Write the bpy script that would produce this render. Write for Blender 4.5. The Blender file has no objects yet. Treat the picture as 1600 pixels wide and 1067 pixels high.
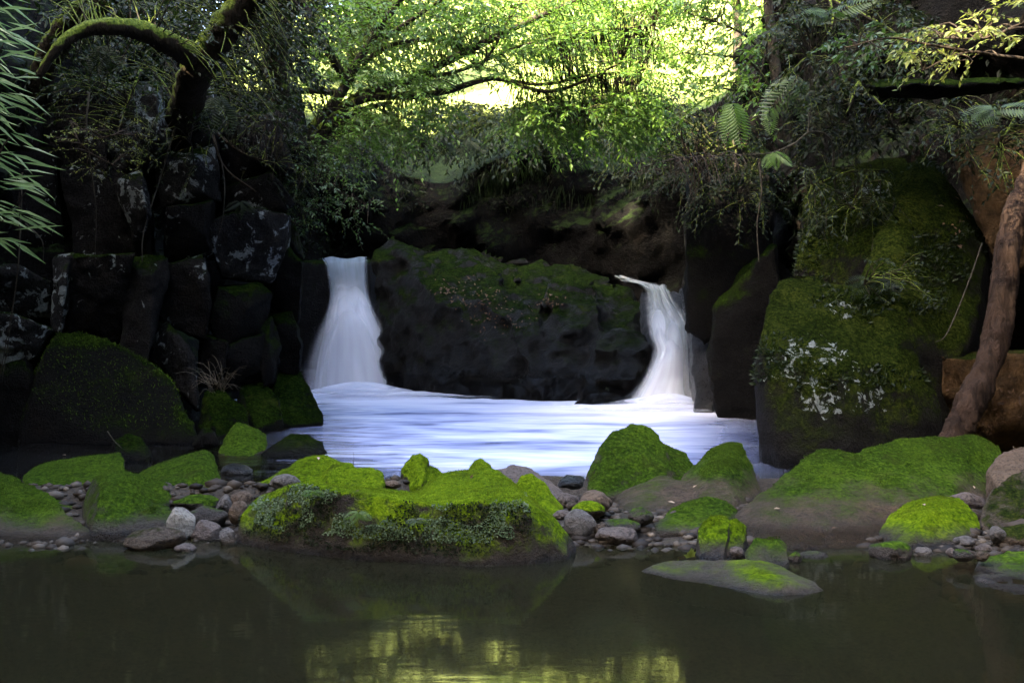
import bpy, bmesh, math, random
import numpy as np
from mathutils import Vector, noise as mn
random.seed(7); RNG = np.random.default_rng(7)
scene = bpy.context.scene
COL = scene.collection
R = math.radians

# ------------------------------------------------------------------ camera
F, CZ, HOR = 1555.0, 1.3, 508.0          # focal length in photo pixels, eye height, horizon row
cam_d = bpy.data.cameras.new('camera')
cam = bpy.data.objects.new('camera', cam_d); COL.objects.link(cam)
cam.location = (0, 0, CZ); cam.rotation_euler = (R(90), 0, 0)
cam_d.sensor_width = 36; cam_d.lens = 36 * F / 1600.0
cam_d.shift_y = -(533.5 - HOR) / 1600.0
cam_d.clip_start = 0.05; cam_d.clip_end = 600
scene.camera = cam

# ------------------------------------------------------------------ light
SUN_TRAVEL = Vector((0.62, 0.55, -0.56)).normalized()
world = bpy.data.worlds.new('World'); scene.world = world
world.use_nodes = True
wn = world.node_tree
sky = wn.nodes.new('ShaderNodeTexSky'); sky.sky_type = 'NISHITA'; sky.sun_disc = False
sky.sun_elevation = math.asin(-SUN_TRAVEL.z)
sky.sun_rotation = math.atan2(-SUN_TRAVEL.x, -SUN_TRAVEL.y)
sky.air_density = 1.0; sky.dust_density = 5.0; sky.ozone_density = 0.3
wn.links.new(sky.outputs[0], wn.nodes['Background'].inputs[0])
wn.nodes['Background'].inputs[1].default_value = 0.13
sun_d = bpy.data.lights.new('sun', 'SUN'); sun_d.energy = 4.2; sun_d.angle = R(0.5)
sun_d.color = (1.0, 0.86, 0.64)
sun = bpy.data.objects.new('sun', sun_d); COL.objects.link(sun)
sun.rotation_euler = SUN_TRAVEL.to_track_quat('-Z', 'Y').to_euler()
sun.location = (-12, -12, 20)
scene.view_settings.view_transform = 'Standard'
scene.view_settings.look = 'None'
scene.view_settings.exposure = 4.55
scene.view_settings.gamma = 1
cy = scene.cycles
cy.use_denoising = True
cy.max_bounces = 7; cy.diffuse_bounces = 3; cy.glossy_bounces = 3
cy.transmission_bounces = 4; cy.transparent_max_bounces = 24
cy.caustics_reflective = False; cy.caustics_refractive = False
cy.sample_clamp_indirect = 6

# ------------------------------------------------------------------ helpers
def at(px, py, Y):
    return Vector(((px - 800.0) / F * Y, Y, CZ - (py - HOR) / F * Y))
def ydepth(py, z=0.0):
    return F * (CZ - z) / (py - HOR)
ZU = 0.15                                 # level of the upper pool

def new_obj(name, me, parent=None, mat=None, loc=None):
    o = bpy.data.objects.new(name, me); COL.objects.link(o)
    if mat is not None and me is not None and len(me.materials) == 0: me.materials.append(mat)
    if loc is not None: o.location = loc
    if parent is not None:
        o.parent = parent
    return o
def tag(o, label=None, cat=None, group=None, kind=None):
    if label: o['label'] = label
    if cat: o['category'] = cat
    if group: o['group'] = group
    if kind: o['kind'] = kind
    return o
def np_mesh(name, verts, faces, smooth=True, uvs=None):
    verts = np.asarray(verts, dtype=np.float32); faces = np.asarray(faces, dtype=np.int32)
    me = bpy.data.meshes.new(name)
    nf, k = faces.shape
    me.vertices.add(len(verts)); me.vertices.foreach_set('co', verts.ravel())
    me.loops.add(nf * k); me.loops.foreach_set('vertex_index', faces.ravel())
    me.polygons.add(nf)
    me.polygons.foreach_set('loop_start', np.arange(0, nf * k, k, dtype=np.int32))
    me.polygons.foreach_set('loop_total', np.full(nf, k, dtype=np.int32))
    me.polygons.foreach_set('use_smooth', np.full(nf, smooth, dtype=bool))
    if uvs is not None:
        l = me.uv_layers.new(name='UVMap')
        l.data.foreach_set('uv', np.asarray(uvs, dtype=np.float32)[faces.ravel()].ravel())
    me.update(calc_edges=True)
    return me
def smoothstep(a, b, x):
    t = np.clip((x - a) / (b - a), 0, 1); return t * t * (3 - 2 * t)
def fbm(P, scale, octaves=3, seed=0):
    out = np.zeros(len(P))
    for o in range(octaves):
        s = scale * 2 ** o
        out += np.array([mn.noise((p[0] * s + seed, p[1] * s - seed, p[2] * s + 2 * seed)) for p in P]) * 0.5 ** o
    return out
def catmull(pts, n):
    pts = [np.array(p, dtype=float) for p in pts]
    if len(pts) < 3:
        return np.array([pts[0] + (pts[-1] - pts[0]) * i / n for i in range(n + 1)])
    P = [2 * pts[0] - pts[1]] + pts + [2 * pts[-1] - pts[-2]]
    seg = len(pts) - 1; out = []
    for i in range(n + 1):
        u = i / n * seg; k = min(int(u), seg - 1); t = u - k
        a, b, c, d = P[k:k + 4]
        out.append(0.5 * (2 * b + (c - a) * t + (2 * a - 5 * b + 4 * c - d) * t * t + (3 * b - a - 3 * c + d) * t ** 3))
    return np.array(out)
class Tubes:
    def __init__(s): s.v = []; s.f = []; s.n = 0
    def add(s, pts, r0, r1, sides=8, n=None, rough=0.0, smooth=True):
        if sides > 4: sides += sides % 2
        n = n or max(4, len(pts) * 4)
        C = catmull(pts, n) if smooth else np.array(pts, dtype=float)
        n = len(C) - 1
        T = np.gradient(C, axis=0); T /= np.linalg.norm(T, axis=1)[:, None] + 1e-9
        up = np.array([0.13, 0.31, 0.94])
        A = np.cross(T, up); A /= np.linalg.norm(A, axis=1)[:, None] + 1e-9
        B = np.cross(T, A)
        rr = np.linspace(0, 1, n + 1); rr = r0 + (r1 - r0) * rr
        ang = np.arange(sides) * 2 * math.pi / sides
        ring = rr[:, None] * np.ones(sides)[None]
        if rough: ring = ring * (1 + rough * RNG.uniform(-1, 1, ring.shape))
        V = C[:, None] + ring[..., None] * (np.cos(ang)[None, :, None] * A[:, None] + np.sin(ang)[None, :, None] * B[:, None])
        base = s.n
        s.v.append(V.reshape(-1, 3))
        i = np.arange(n)[:, None]; j = np.arange(sides)[None]
        a = base + i * sides + j; b = base + i * sides + (j + 1) % sides
        s.f.append(np.stack([a, b, b + sides, a + sides], -1).reshape(-1, 4))
        s.n += len(V) * sides
        # caps
        h_ = sides // 2
        e0 = np.array([[base + k, base + k + 1, base + sides - 2 - k, base + sides - 1 - k] for k in range(0, (sides - 1) // 2)])
        tip = base + n * sides
        e1 = np.array([[tip + k, tip + k + 1, tip + sides - 2 - k, tip + sides - 1 - k] for k in range(0, (sides - 1) // 2)])
        if sides > 4: s.f += [e0[:, ::-1], e1]
        return C
    def mesh(s, name):
        return np_mesh(name, np.concatenate(s.v), np.concatenate(s.f))
def unit(a): return a / (np.linalg.norm(a, axis=-1, keepdims=True) + 1e-9)
def leaf_mesh(name, P, D, N, L, W, origin=(0, 0, 0), fold=0.12):
    """one small folded blade (two triangles over a midrib) per row"""
    P = np.asarray(P, float) - np.asarray(origin, float); D = unit(np.asarray(D, float)); N = unit(np.asarray(N, float))
    S = unit(np.cross(D, N)); L = np.broadcast_to(np.asarray(L, float), (len(P),))[:, None]; W = np.broadcast_to(np.asarray(W, float), (len(P),))[:, None]
    m = P + D * L * 0.42
    v = np.stack([P, m + S * W * .5 + N * W * fold, P + D * L - N * L * 0.08, m - S * W * .5 + N * W * fold], 1).reshape(-1, 3)
    b = np.arange(len(P))[:, None] * 4
    f = np.concatenate([b + np.array([[0, 1, 2]]), b + np.array([[0, 2, 3]])], 1).reshape(-1, 3)
    return np_mesh(name, v, f, smooth=False)

# ------------------------------------------------------------------ materials
class NT:
    def __init__(s, name):
        s.m = bpy.data.materials.new(name); s.m.use_nodes = True
        s.t = s.m.node_tree; s.t.nodes.clear()
        s.out = s.n('ShaderNodeOutputMaterial')
    def n(s, typ, **kw):
        nd = s.t.nodes.new(typ)
        for k, v in kw.items(): setattr(nd, k, v)
        return nd
    def l(s, a, b): s.t.links.new(a, b)
    def setin(s, nd, key, v):
        if hasattr(v, 'links') or isinstance(v, bpy.types.NodeSocket): s.l(v, nd.inputs[key])
        else: nd.inputs[key].default_value = v
    def math(s, op, a, b=0.0, c=None, clamp=False):
        nd = s.n('ShaderNodeMath', operation=op, use_clamp=clamp)
        s.setin(nd, 0, a); s.setin(nd, 1, b)
        if c is not None: s.setin(nd, 2, c)
        return nd.outputs[0]
    def sstep(s, a, b, x):
        nd = s.n('ShaderNodeMapRange', interpolation_type='SMOOTHSTEP')
        s.setin(nd, 0, x); s.setin(nd, 1, a); s.setin(nd, 2, b)
        return nd.outputs[0]
    def noise(s, vec, scale, detail=3, rough=.55, dist=0.0):
        nd = s.n('ShaderNodeTexNoise'); s.l(vec, nd.inputs['Vector'])
        nd.inputs['Scale'].default_value = scale; nd.inputs['Detail'].default_value = detail
        nd.inputs['Roughness'].default_value = rough; nd.inputs['Distortion'].default_value = dist
        return nd.outputs[0]
    def ramp(s, fac, stops):
        nd = s.n('ShaderNodeValToRGB'); s.l(fac, nd.inputs[0])
        e = nd.color_ramp.elements
        while len(e) < len(stops): e.new(0.5)
        for el, (p, c) in zip(e, stops): el.position = p; el.color = (*c, 1)
        return nd.outputs[0]
    def mix(s, fac, a, b):
        nd = s.n('ShaderNodeMix', data_type='RGBA')
        s.setin(nd, 0, fac)
        for k, v in ((6, a), (7, b)):
            if isinstance(v, tuple): nd.inputs[k].default_value = (*v, 1)
            else: s.l(v, nd.inputs[k])
        return nd.outputs[2]
    def geo(s):
        g = s.n('ShaderNodeNewGeometry'); return g
    def sep(s, v):
        nd = s.n('ShaderNodeSeparateXYZ'); s.l(v, nd.inputs[0]); return nd.outputs
    def scaled(s, vec, sc):
        nd = s.n('ShaderNodeVectorMath', operation='MULTIPLY'); s.l(vec, nd.inputs[0]); nd.inputs[1].default_value = sc
        return nd.outputs[0]
    def bump(s, h, strength=.5, dist=.02, normal=None):
        nd = s.n('ShaderNodeBump'); s.l(h, nd.inputs['Height'])
        nd.inputs['Strength'].default_value = strength; nd.inputs['Distance'].default_value = dist
        if normal is not None: s.l(normal, nd.inputs['Normal'])
        return nd.outputs[0]
    def bsdf(s, col, rough=.8, normal=None, **kw):
        nd = s.n('ShaderNodeBsdfPrincipled')
        if isinstance(col, tuple): nd.inputs['Base Color'].default_value = (*col, 1)
        else: s.l(col, nd.inputs['Base Color'])
        s.setin(nd, 'Roughness', rough)
        if normal is not None: s.l(normal, nd.inputs['Normal'])
        for k, v in kw.items(): s.setin(nd, k.replace('_', ' '), v)
        return nd.outputs[0]
    def done(s, shader):
        s.l(shader, s.out.inputs[0]); return s.m

MATS = {}
def rock_mat(rock=((.045, .040, .036), (.16, .14, .125)), moss=0.0, mosscol='mid', lichen=0.0, wet_z=None, line=0.1, grain=1.0, shine=.62, earth=0.0, patch=1.0, spots=None, spec=.22):
    """stone with moss where it faces up, pale lichen patches, and a bare wet band near the water"""
    key = (rock, moss, mosscol, lichen, wet_z, line, grain, shine, earth, patch, spots, spec)
    if key in MATS: return MATS[key]
    t = NT('mossy_stone_%d' % len(MATS))
    g = t.geo(); P = g.outputs['Position']; N = t.sep(g.outputs['Normal']); PZ = t.sep(P)[2]
    n1 = t.noise(P, 2.3, 4); n2 = t.noise(P, 9, 4, .6); n3 = t.noise(P, 45, 4, .65); n4 = t.noise(P, 160, 2, .6)
    # stone
    rc = t.ramp(t.math('ADD', t.math('MULTIPLY', n2, .6), t.math('MULTIPLY', n3, .4)), [(.3, rock[0]), (.5, tuple((a + b) / 2 for a, b in zip(*rock))), (.66, rock[1])])
    rc = t.mix(t.math('MULTIPLY', t.sstep(.46, .62, n3), .75), rc, tuple(.5 * c for c in rock[0]))
    rc = t.mix(t.math('MULTIPLY', t.sstep(.56, .66, t.noise(P, 70, 3, .7)), .45), rc, tuple(1.25 * c for c in rock[1]))
    rc = t.mix(t.math('MULTIPLY', t.sstep(.56, .75, n1), .6), rc, (rock[1][0] * 1.0, rock[1][1] * .8, rock[1][2] * .6))
    if earth: rc = t.mix(earth, rc, t.ramp(n2, [(.3, (.05, .03, .015)), (.7, (.2, .115, .05))]))
    if lichen:
        v = t.n('ShaderNodeTexVoronoi', feature='SMOOTH_F1'); t.l(t.scaled(P, (1, 1, 1)), v.inputs['Vector']); v.inputs['Scale'].default_value = 5.5
        lm = t.math('ADD', t.noise(P, 12 if spots else 6.5, 5, .7, .6), t.math('MULTIPLY', t.noise(P, 1.3, 2), .45))
        if spots:
            acc = None
            for (cx_, cy_, cz_, r_) in spots:
                vd = t.n('ShaderNodeVectorMath', operation='DISTANCE'); t.l(P, vd.inputs[0]); vd.inputs[1].default_value = (cx_, cy_, cz_)
                w_ = t.sstep(r_, r_ * .3, vd.outputs['Value']); acc = w_ if acc is None else t.math('MAXIMUM', acc, w_)
            lm = t.math('ADD', lm, t.math('MULTIPLY', t.math('SUBTRACT', acc, 1), .28))
        lm = t.sstep(.83 - lichen * .16, .87 - lichen * .16, lm)
    # moss
    mc = {'mid': [(.28, (.012, .026, .003)), (.5, (.036, .072, .006)), (.72, (.085, .145, .010))],
          'bright': [(.28, (.030, .058, .003)), (.5, (.11, .185, .005)), (.72, (.22, .31, .010))],
          'dark': [(.28, (.002, .0045, .001)), (.5, (.007, .015, .002)), (.72, (.024, .040, .005))],
          'olive': [(.28, (.004, .007, .0015)), (.5, (.012, .019, .003)), (.72, (.038, .045, .008))]}[mosscol]
    mf = t.math('ADD', t.math('MULTIPLY', n3, .5), t.math('MULTIPLY', n1, .25))
    mf = t.math('ADD', mf, t.math('MULTIPLY', t.noise(P, 20, 3, .6), .25))
    mcol = t.ramp(t.math('ADD', t.math('MULTIPLY', t.math('SUBTRACT', mf, .5), 2.0), .5), mc)
    mcol = t.mix(t.math('MULTIPLY', t.sstep(.55, .7, t.noise(P, 5, 4, .6, .4)), .55), mcol, (.034, .042, .008))
    m = t.math('ADD', N[2], t.math('MULTIPLY', t.math('SUBTRACT', n1, .5), 1.5 * patch))
    m = t.math('ADD', m, t.math('MULTIPLY', t.math('SUBTRACT', n2, .5), 1.3 * patch))
    m = t.math('ADD', m, t.math('MULTIPLY', t.math('SUBTRACT', n3, .5), .5))
    mask = t.sstep(.62 - moss, 1.12 - moss, m)
    col = rc; rough = t.math('ADD', shine - .12, t.math('MULTIPLY', n3, .35))
    if wet_z is not None:
        hz = t.math('SUBTRACT', PZ, t.math('MULTIPLY', t.math('SUBTRACT', t.noise(P, 3.2, 5, .65), .5), line * 2.6))
        dry = t.sstep(wet_z + line * .35, wet_z + line * 1.5, hz)
        mask = t.math('MULTIPLY', mask, dry)
        wet = t.sstep(wet_z + line * .55, wet_z + line * .12, PZ)
        col = t.mix(t.math('MULTIPLY', wet, .6), col, tuple(c * .45 for c in rock[0]))
        rough = t.math('SUBTRACT', rough, t.math('MULTIPLY', wet, .38))
    col = t.mix(mask, col, mcol)
    rough = t.math('ADD', t.math('MULTIPLY', rough, t.math('SUBTRACT', 1, mask)), mask)
    if lichen: col = t.mix(t.math('MULTIPLY', lm, .9), col, t.ramp(n3, [(.3, (.12, .135, .125)), (.65, (.28, .30, .285))]))
    hgt = t.math('ADD', t.math('MULTIPLY', n3, 1.0), t.math('MULTIPLY', n4, .6))
    hgt = t.math('ADD', hgt, t.math('MULTIPLY', n2, 1.2))
    bm_ = t.bump(hgt, 1.0, .07 * grain)
    sh = t.bsdf(col, rough, bm_, Specular_IOR_Level=t.math('SUBTRACT', spec, t.math('MULTIPLY', mask, spec * .84)))
    MATS[key] = t.done(sh); return MATS[key]

def leaf_mat(name, c0, c1, trans=.4, rough=.45, spec=.4, patchy=False):
    t = NT(name); g = t.geo()
    col = t.ramp(g.outputs['Random Per Island'], [(.0, c0), (.6, tuple((a + b) / 2 for a, b in zip(c0, c1))), (1, c1)])
    if patchy:
        q = t.math('ADD', t.math('MULTIPLY', t.noise(g.outputs['Position'], 4.5, 4, .6), .6), t.math('MULTIPLY', t.noise(g.outputs['Position'], 22, 3, .6), .4))
        col = t.mix(t.sstep(.58, .40, q), col, tuple(.28 * a for a in c1)); col = t.mix(t.math('MULTIPLY', t.sstep(.55, .66, t.noise(g.outputs['Position'], 7, 4, .6, .5)), .6), col, (.05, .06, .010))
    p = t.bsdf(col, rough, None, Specular_IOR_Level=spec)
    tr = t.n('ShaderNodeBsdfTranslucent')
    br = t.mix(.5, col, tuple(min(1, a * 1.5) for a in c1)); t.l(br, tr.inputs[0])
    mx = t.n('ShaderNodeMixShader'); mx.inputs[0].default_value = trans
    t.l(p, mx.inputs[1]); t.l(tr.outputs[0], mx.inputs[2])
    return t.done(mx.outputs[0])
LEAF = dict(
    blocker=leaf_mat('blocker_leaf', (.02, .04, .008), (.06, .10, .02), .12, .6),
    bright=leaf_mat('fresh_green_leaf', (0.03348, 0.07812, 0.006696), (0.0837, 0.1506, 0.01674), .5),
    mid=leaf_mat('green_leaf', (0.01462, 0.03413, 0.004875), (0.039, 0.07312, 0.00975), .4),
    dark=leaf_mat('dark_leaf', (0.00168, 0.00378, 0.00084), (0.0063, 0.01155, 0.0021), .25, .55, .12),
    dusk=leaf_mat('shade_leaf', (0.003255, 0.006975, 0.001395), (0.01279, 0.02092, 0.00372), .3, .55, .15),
    blue=leaf_mat('waxy_fern_leaf', (0.00675, 0.01238, 0.007875), (0.01913, 0.02925, 0.01913), .25, .38, .6),
    bamboo=leaf_mat('bamboo_leaf', (0.0612, 0.1122, 0.0306), (0.1734, 0.2448, 0.0918), .35, .35, .6),
    yellow=leaf_mat('yellow_green_leaf', (0.06, 0.09, 0.009), (0.156, 0.168, 0.03), .45, .45),
    dry=leaf_mat('dry_leaf', (.03, .015, .007), (.14, .075, .035), .25, .6),
    pale=leaf_mat('pale_fallen_leaf', (.24, .17, .11), (.4, .30, .2), .2, .6),
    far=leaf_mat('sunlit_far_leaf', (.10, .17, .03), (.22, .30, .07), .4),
    tiny=leaf_mat('creeping_leaf', (.05, .085, .035), (.15, .20, .10), .25, .45),
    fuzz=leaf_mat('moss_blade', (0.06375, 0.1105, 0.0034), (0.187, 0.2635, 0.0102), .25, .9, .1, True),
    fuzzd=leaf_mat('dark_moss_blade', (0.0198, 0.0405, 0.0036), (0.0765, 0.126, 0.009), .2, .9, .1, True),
    straw=leaf_mat('straw', (0.036, 0.027, 0.015), (0.09, 0.072, 0.045), .2, .6),
)
def bark_mat(name, c0, c1, moss=0.0, scale=1.0):
    t = NT(name); g = t.geo(); P = g.outputs['Position']; N = t.sep(g.outputs['Normal'])
    st = t.scaled(P, (1, 1, .18))
    a = t.noise(st, 26 * scale, 5, .65, .6); b = t.noise(P, 7, 3)
    col = t.ramp(a, [(.3, c0), (.7, c1)])
    col = t.mix(t.math('MULTIPLY', t.sstep(.5, .66, t.math('ADD', t.math('MULTIPLY', b, .6), t.math('MULTIPLY', a, .4))), .7), col, tuple(.6 * x for x in c0))
    if moss:
        m = t.math('ADD', N[2], t.math('MULTIPLY', t.math('SUBTRACT', t.noise(P, 6, 4), .5), 2.2))
        col = t.mix(t.sstep(.6 - moss, .9 - moss, m), col, t.ramp(t.noise(P, 50, 3), [(.3, (.02, .035, .005)), (.7, (.12, .15, .02))]))
    return t.done(t.bsdf(col, .85, t.bump(a, 1.0, .05), Specular_IOR_Level=.06))
BARK = dict(dark=bark_mat('dark_bark', (.012, .010, .008), (.05, .04, .03), .35),
            mossy=bark_mat('mossy_bark', (.008, .006, .0035), (.030, .022, .013), .75),
            log=bark_mat('peeling_bark', (.008, .0052, .0037), (.040, .024, .016), .0, .8),
            twig=bark_mat('twig_bark', (.014, .010, .007), (.05, .038, .026), .0),
            root=bark_mat('root_bark', (.016, .014, .010), (.055, .048, .036), .0))

def pool_mat():
    t = NT('still_pool_water'); g = t.geo(); P = g.outputs['Position']
    h = t.math('ADD', t.noise(t.scaled(P, (2.2, 7, 1)), 1.0, 3, .5, .3), t.math('MULTIPLY', t.noise(t.scaled(P, (6, 22, 1)), 1.0, 2), .35))
    nrm = t.bump(h, .02, .03)
    fr = t.n('ShaderNodeFresnel'); fr.inputs['IOR'].default_value = 1.33; t.l(nrm, fr.inputs['Normal'])
    gl = t.n('ShaderNodeBsdfGlossy'); gl.inputs['Roughness'].default_value = .05; t.l(nrm, gl.inputs['Normal'])
    tr = t.n('ShaderNodeBsdfTransparent'); tr.inputs[0].default_value = (.5, .40, .24, 1)
    df = t.n('ShaderNodeBsdfDiffuse'); df.inputs[0].default_value = (.017, .0175, .009, 1)
    m0 = t.n('ShaderNodeMixShader'); m0.inputs[0].default_value = .45; t.l(tr.outputs[0], m0.inputs[1]); t.l(df.outputs[0], m0.inputs[2])
    m1 = t.n('ShaderNodeMixShader'); t.l(fr.outputs[0], m1.inputs[0]); t.l(m0.outputs[0], m1.inputs[1]); t.l(gl.outputs[0], m1.inputs[2])
    return t.done(m1.outputs[0])
def foam_pool_mat():
    t = NT('foaming_pool_water'); g = t.geo(); P = g.outputs['Position']; x, y, z = t.sep(P)
    st = t.noise(t.scaled(P, (.55, 1.5, 1)), 1.0, 4, .5, .8); fine = t.noise(t.scaled(P, (2.2, 8, 1)), 1.0, 3, .5, .5)
    # foam spreads from the two falls and thins towards the left bank and the stones
    lft = t.sstep(-.75, 1.15, t.math('ADD', t.math('ADD', x, t.math('MULTIPLY', t.math('SUBTRACT', fine, .5), 1.6)), t.math('ADD', 1.25, t.math('MULTIPLY', t.math('SUBTRACT', y, 8), .28))))
    near = t.sstep(6.9, 8.6, y)
    rgt = t.sstep(3.6, 1.6, t.math('ADD', x, t.math('MULTIPLY', t.math('SUBTRACT', 13, y), .22)))
    m = t.math('MULTIPLY', t.math('MULTIPLY', lft, near), rgt)
    m = t.math('MULTIPLY', m, t.sstep(.10, .50, t.math('ADD', t.math('MULTIPLY', st, .75), t.math('MULTIPLY', fine, .25))))
    far_l = t.math('MULTIPLY', t.sstep(14.3, 16.5, y), t.sstep(.3, -1.2, x))
    dr = t.n('ShaderNodeVectorMath', operation='DISTANCE'); t.l(P, dr.inputs[0]); dr.inputs[1].default_value = tuple(at(1040, 640, 13.9))
    m = t.math('MAXIMUM', m, t.sstep(2.3, .9, dr.outputs['Value']))
    m = t.math('MAXIMUM', m, far_l, clamp=True)
    dl = t.n('ShaderNodeVectorMath', operation='DISTANCE'); t.l(P, dl.inputs[0]); dl.inputs[1].default_value = tuple(at(560, 620, 16.6))
    white = t.math('MAXIMUM', t.sstep(3.6, .8, dl.outputs['Value']), t.sstep(3.0, .7, dr.outputs['Value']))
    fcol = t.mix(white, t.ramp(t.math('ADD', t.math('MULTIPLY', fine, .3), t.math('MULTIPLY', st, .7)), [(.36, (.12, .15, .32)), (.5, (.24, .28, .46)), (.62, (.40, .43, .55))]), (.52, .54, .66))  # blue of the sky light is put into the foam colour
    fo = t.bsdf(fcol, .55, None, Specular_IOR_Level=.5)
    h = t.math('ADD', st, t.math('MULTIPLY', fine, .4)); nrm = t.bump(h, .5, .08)
    fr = t.n('ShaderNodeFresnel'); fr.inputs['IOR'].default_value = 1.33; t.l(nrm, fr.inputs['Normal'])
    gl = t.n('ShaderNodeBsdfGlossy'); gl.inputs['Roughness'].default_value = .16; t.l(nrm, gl.inputs['Normal'])
    tr = t.n('ShaderNodeBsdfTransparent'); tr.inputs[0].default_value = (.72, .66, .45, 1)
    m1 = t.n('ShaderNodeMixShader'); t.l(fr.outputs[0], m1.inputs[0]); t.l(tr.outputs[0], m1.inputs[1]); t.l(gl.outputs[0], m1.inputs[2])
    m2 = t.n('ShaderNodeMixShader'); t.l(t.math('MULTIPLY', m, .93), m2.inputs[0]); t.l(m1.outputs[0], m2.inputs[1]); t.l(fo, m2.inputs[2])
    return t.done(m2.outputs[0])
def fall_mat(name, dens=1.0, edge=.25, tint=(.86, .87, .93), top=.0, bottom=.0, streak=14.0, contrast=.5):
    t = NT(name); uv = t.n('ShaderNodeUVMap'); u, v, _ = t.sep(uv.outputs[0])
    g = t.geo()
    cu = t.math('SUBTRACT', .5, t.math('ABSOLUTE', t.math('SUBTRACT', u, .5)))
    a = t.sstep(0, edge, cu)
    s = t.noise(t.scaled(uv.outputs[0], (streak, .9, 1)), 1.0, 4, .6)
    a = t.math('MULTIPLY', a, t.math('ADD', 1 - contrast, t.math('MULTIPLY', t.sstep(.28, .66, s), contrast)))
    if top: a = t.math('MULTIPLY', a, t.math('POWER', t.sstep(0, top, v), 1.6))
    if bottom: a = t.math('MULTIPLY', a, t.sstep(1, 1 - bottom, v))
    a = t.math('MULTIPLY', a, dens, clamp=True)
    d = t.n('ShaderNodeBsdfDiffuse'); d.inputs[0].default_value = (*tint, 1)
    q = t.n('ShaderNodeBsdfTranslucent'); q.inputs[0].default_value = (*tint, 1)
    m0 = t.n('ShaderNodeMixShader'); m0.inputs[0].default_value = .35; t.l(d.outputs[0], m0.inputs[1]); t.l(q.outputs[0], m0.inputs[2])
    tr = t.n('ShaderNodeBsdfTransparent')
    m1 = t.n('ShaderNodeMixShader'); t.l(a, m1.inputs[0]); t.l(tr.outputs[0], m1.inputs[1]); t.l(m0.outputs[0], m1.inputs[2])
    return t.done(m1.outputs[0])

# ------------------------------------------------------------------ stones
TEX = {}
def clouds(size, kind='CLOUDS', depth=3):
    k = (size, kind, depth)
    if k not in TEX:
        tx = bpy.data.textures.new('relief_%d' % len(TEX), kind)
        if kind == 'CLOUDS': tx.noise_scale = size; tx.noise_depth = depth
        elif kind == 'VORONOI': tx.noise_scale = size; tx.distance_metric = 'DISTANCE'; tx.weight_1 = -1; tx.weight_2 = 1; tx.weight_3 = 0
        elif kind == 'MUSGRAVE': tx.noise_scale = size
        TEX[k] = tx
    return TEX[k]
def hull_mesh(hulls, base, vox=None, round_=6, rel=(.05, .015), res=44, crack=None):
    """union of convex hulls (lists of world points), rounded and roughened"""
    bm = bmesh.new()
    allp = []
    for pts in hulls:
        b2 = bmesh.new()
        for p in pts: b2.verts.new(p); allp.append(p)
        if base is not None:
            for p in pts: b2.verts.new((p[0], p[1], min(base, p[2] - .02)))
        r = bmesh.ops.convex_hull(b2, input=b2.verts)
        bmesh.ops.delete(b2, geom=list({v for v in b2.verts if not v.link_faces}), context='VERTS')
        tmp = bpy.data.meshes.new('hull'); b2.to_mesh(tmp); b2.free(); bm.from_mesh(tmp); bpy.data.meshes.remove(tmp)
    bmesh.ops.recalc_face_normals(bm, faces=bm.faces)
    me = bpy.data.meshes.new('hull'); bm.to_mesh(me); bm.free()
    A = np.array([list(p) for p in allp]); size = (A.max(0) - A.min(0)).max()
    o = bpy.data.objects.new('hull_tmp', me); COL.objects.link(o)
    m = o.modifiers.new('r', 'REMESH'); m.mode = 'VOXEL'; m.voxel_size = vox or size / res
    m = o.modifiers.new('s', 'SMOOTH'); m.factor = .5; m.iterations = round_
    for sz, st in ((size * .32, rel[0] * size), (size * .09, rel[1] * size)):
        m = o.modifiers.new('d', 'DISPLACE'); m.texture = clouds(round(sz, 2)); m.strength = st * 1.6; m.mid_level = .5; m.texture_coords = 'LOCAL'
    if crack:
        m = o.modifiers.new('c', 'DISPLACE'); m.texture = clouds(crack[0], 'VORONOI'); m.strength = crack[1]; m.mid_level = .25; m.texture_coords = 'LOCAL'
    dg = bpy.context.evaluated_depsgraph_get()
    out = bpy.data.meshes.new_from_object(o.evaluated_get(dg))
    bpy.data.objects.remove(o); bpy.data.meshes.remove(me)
    n = len(out.polygons); out.polygons.foreach_set('use_smooth', np.ones(n, bool))
    return out
def recentre(me, base_z=None):
    c = np.empty(len(me.vertices) * 3, np.float32); me.vertices.foreach_get('co', c); c = c.reshape(-1, 3)
    o = np.array([c[:, 0].mean(), c[:, 1].mean(), c[:, 2].min()], np.float32)
    me.vertices.foreach_set('co', (c - o).ravel()); me.update()
    return Vector(o.tolist())
def boulder(name, label, hulls_px, mat, base=-.35, cat='boulder', group=None, parent=None, **kw):
    hulls = [[at(*p) for p in h] for h in hulls_px]
    if parent is None:
        kw['round_'] = kw.pop('soft', None) or max(1, min(3, kw.get('round_', 5) - 3)); kw.setdefault('crack', (.5, .024))
    me = hull_mesh(hulls, base, **kw); me.name = name
    loc = recentre(me)
    o = new_obj(name, me, None, mat, loc)
    if parent is None: tag(o, label, cat, group); FUZZ[o.name] = (o, mat)
    else:
        o.parent = parent; o.matrix_parent_inverse = parent.matrix_basis.inverted()
    return o
ICO = {}
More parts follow.
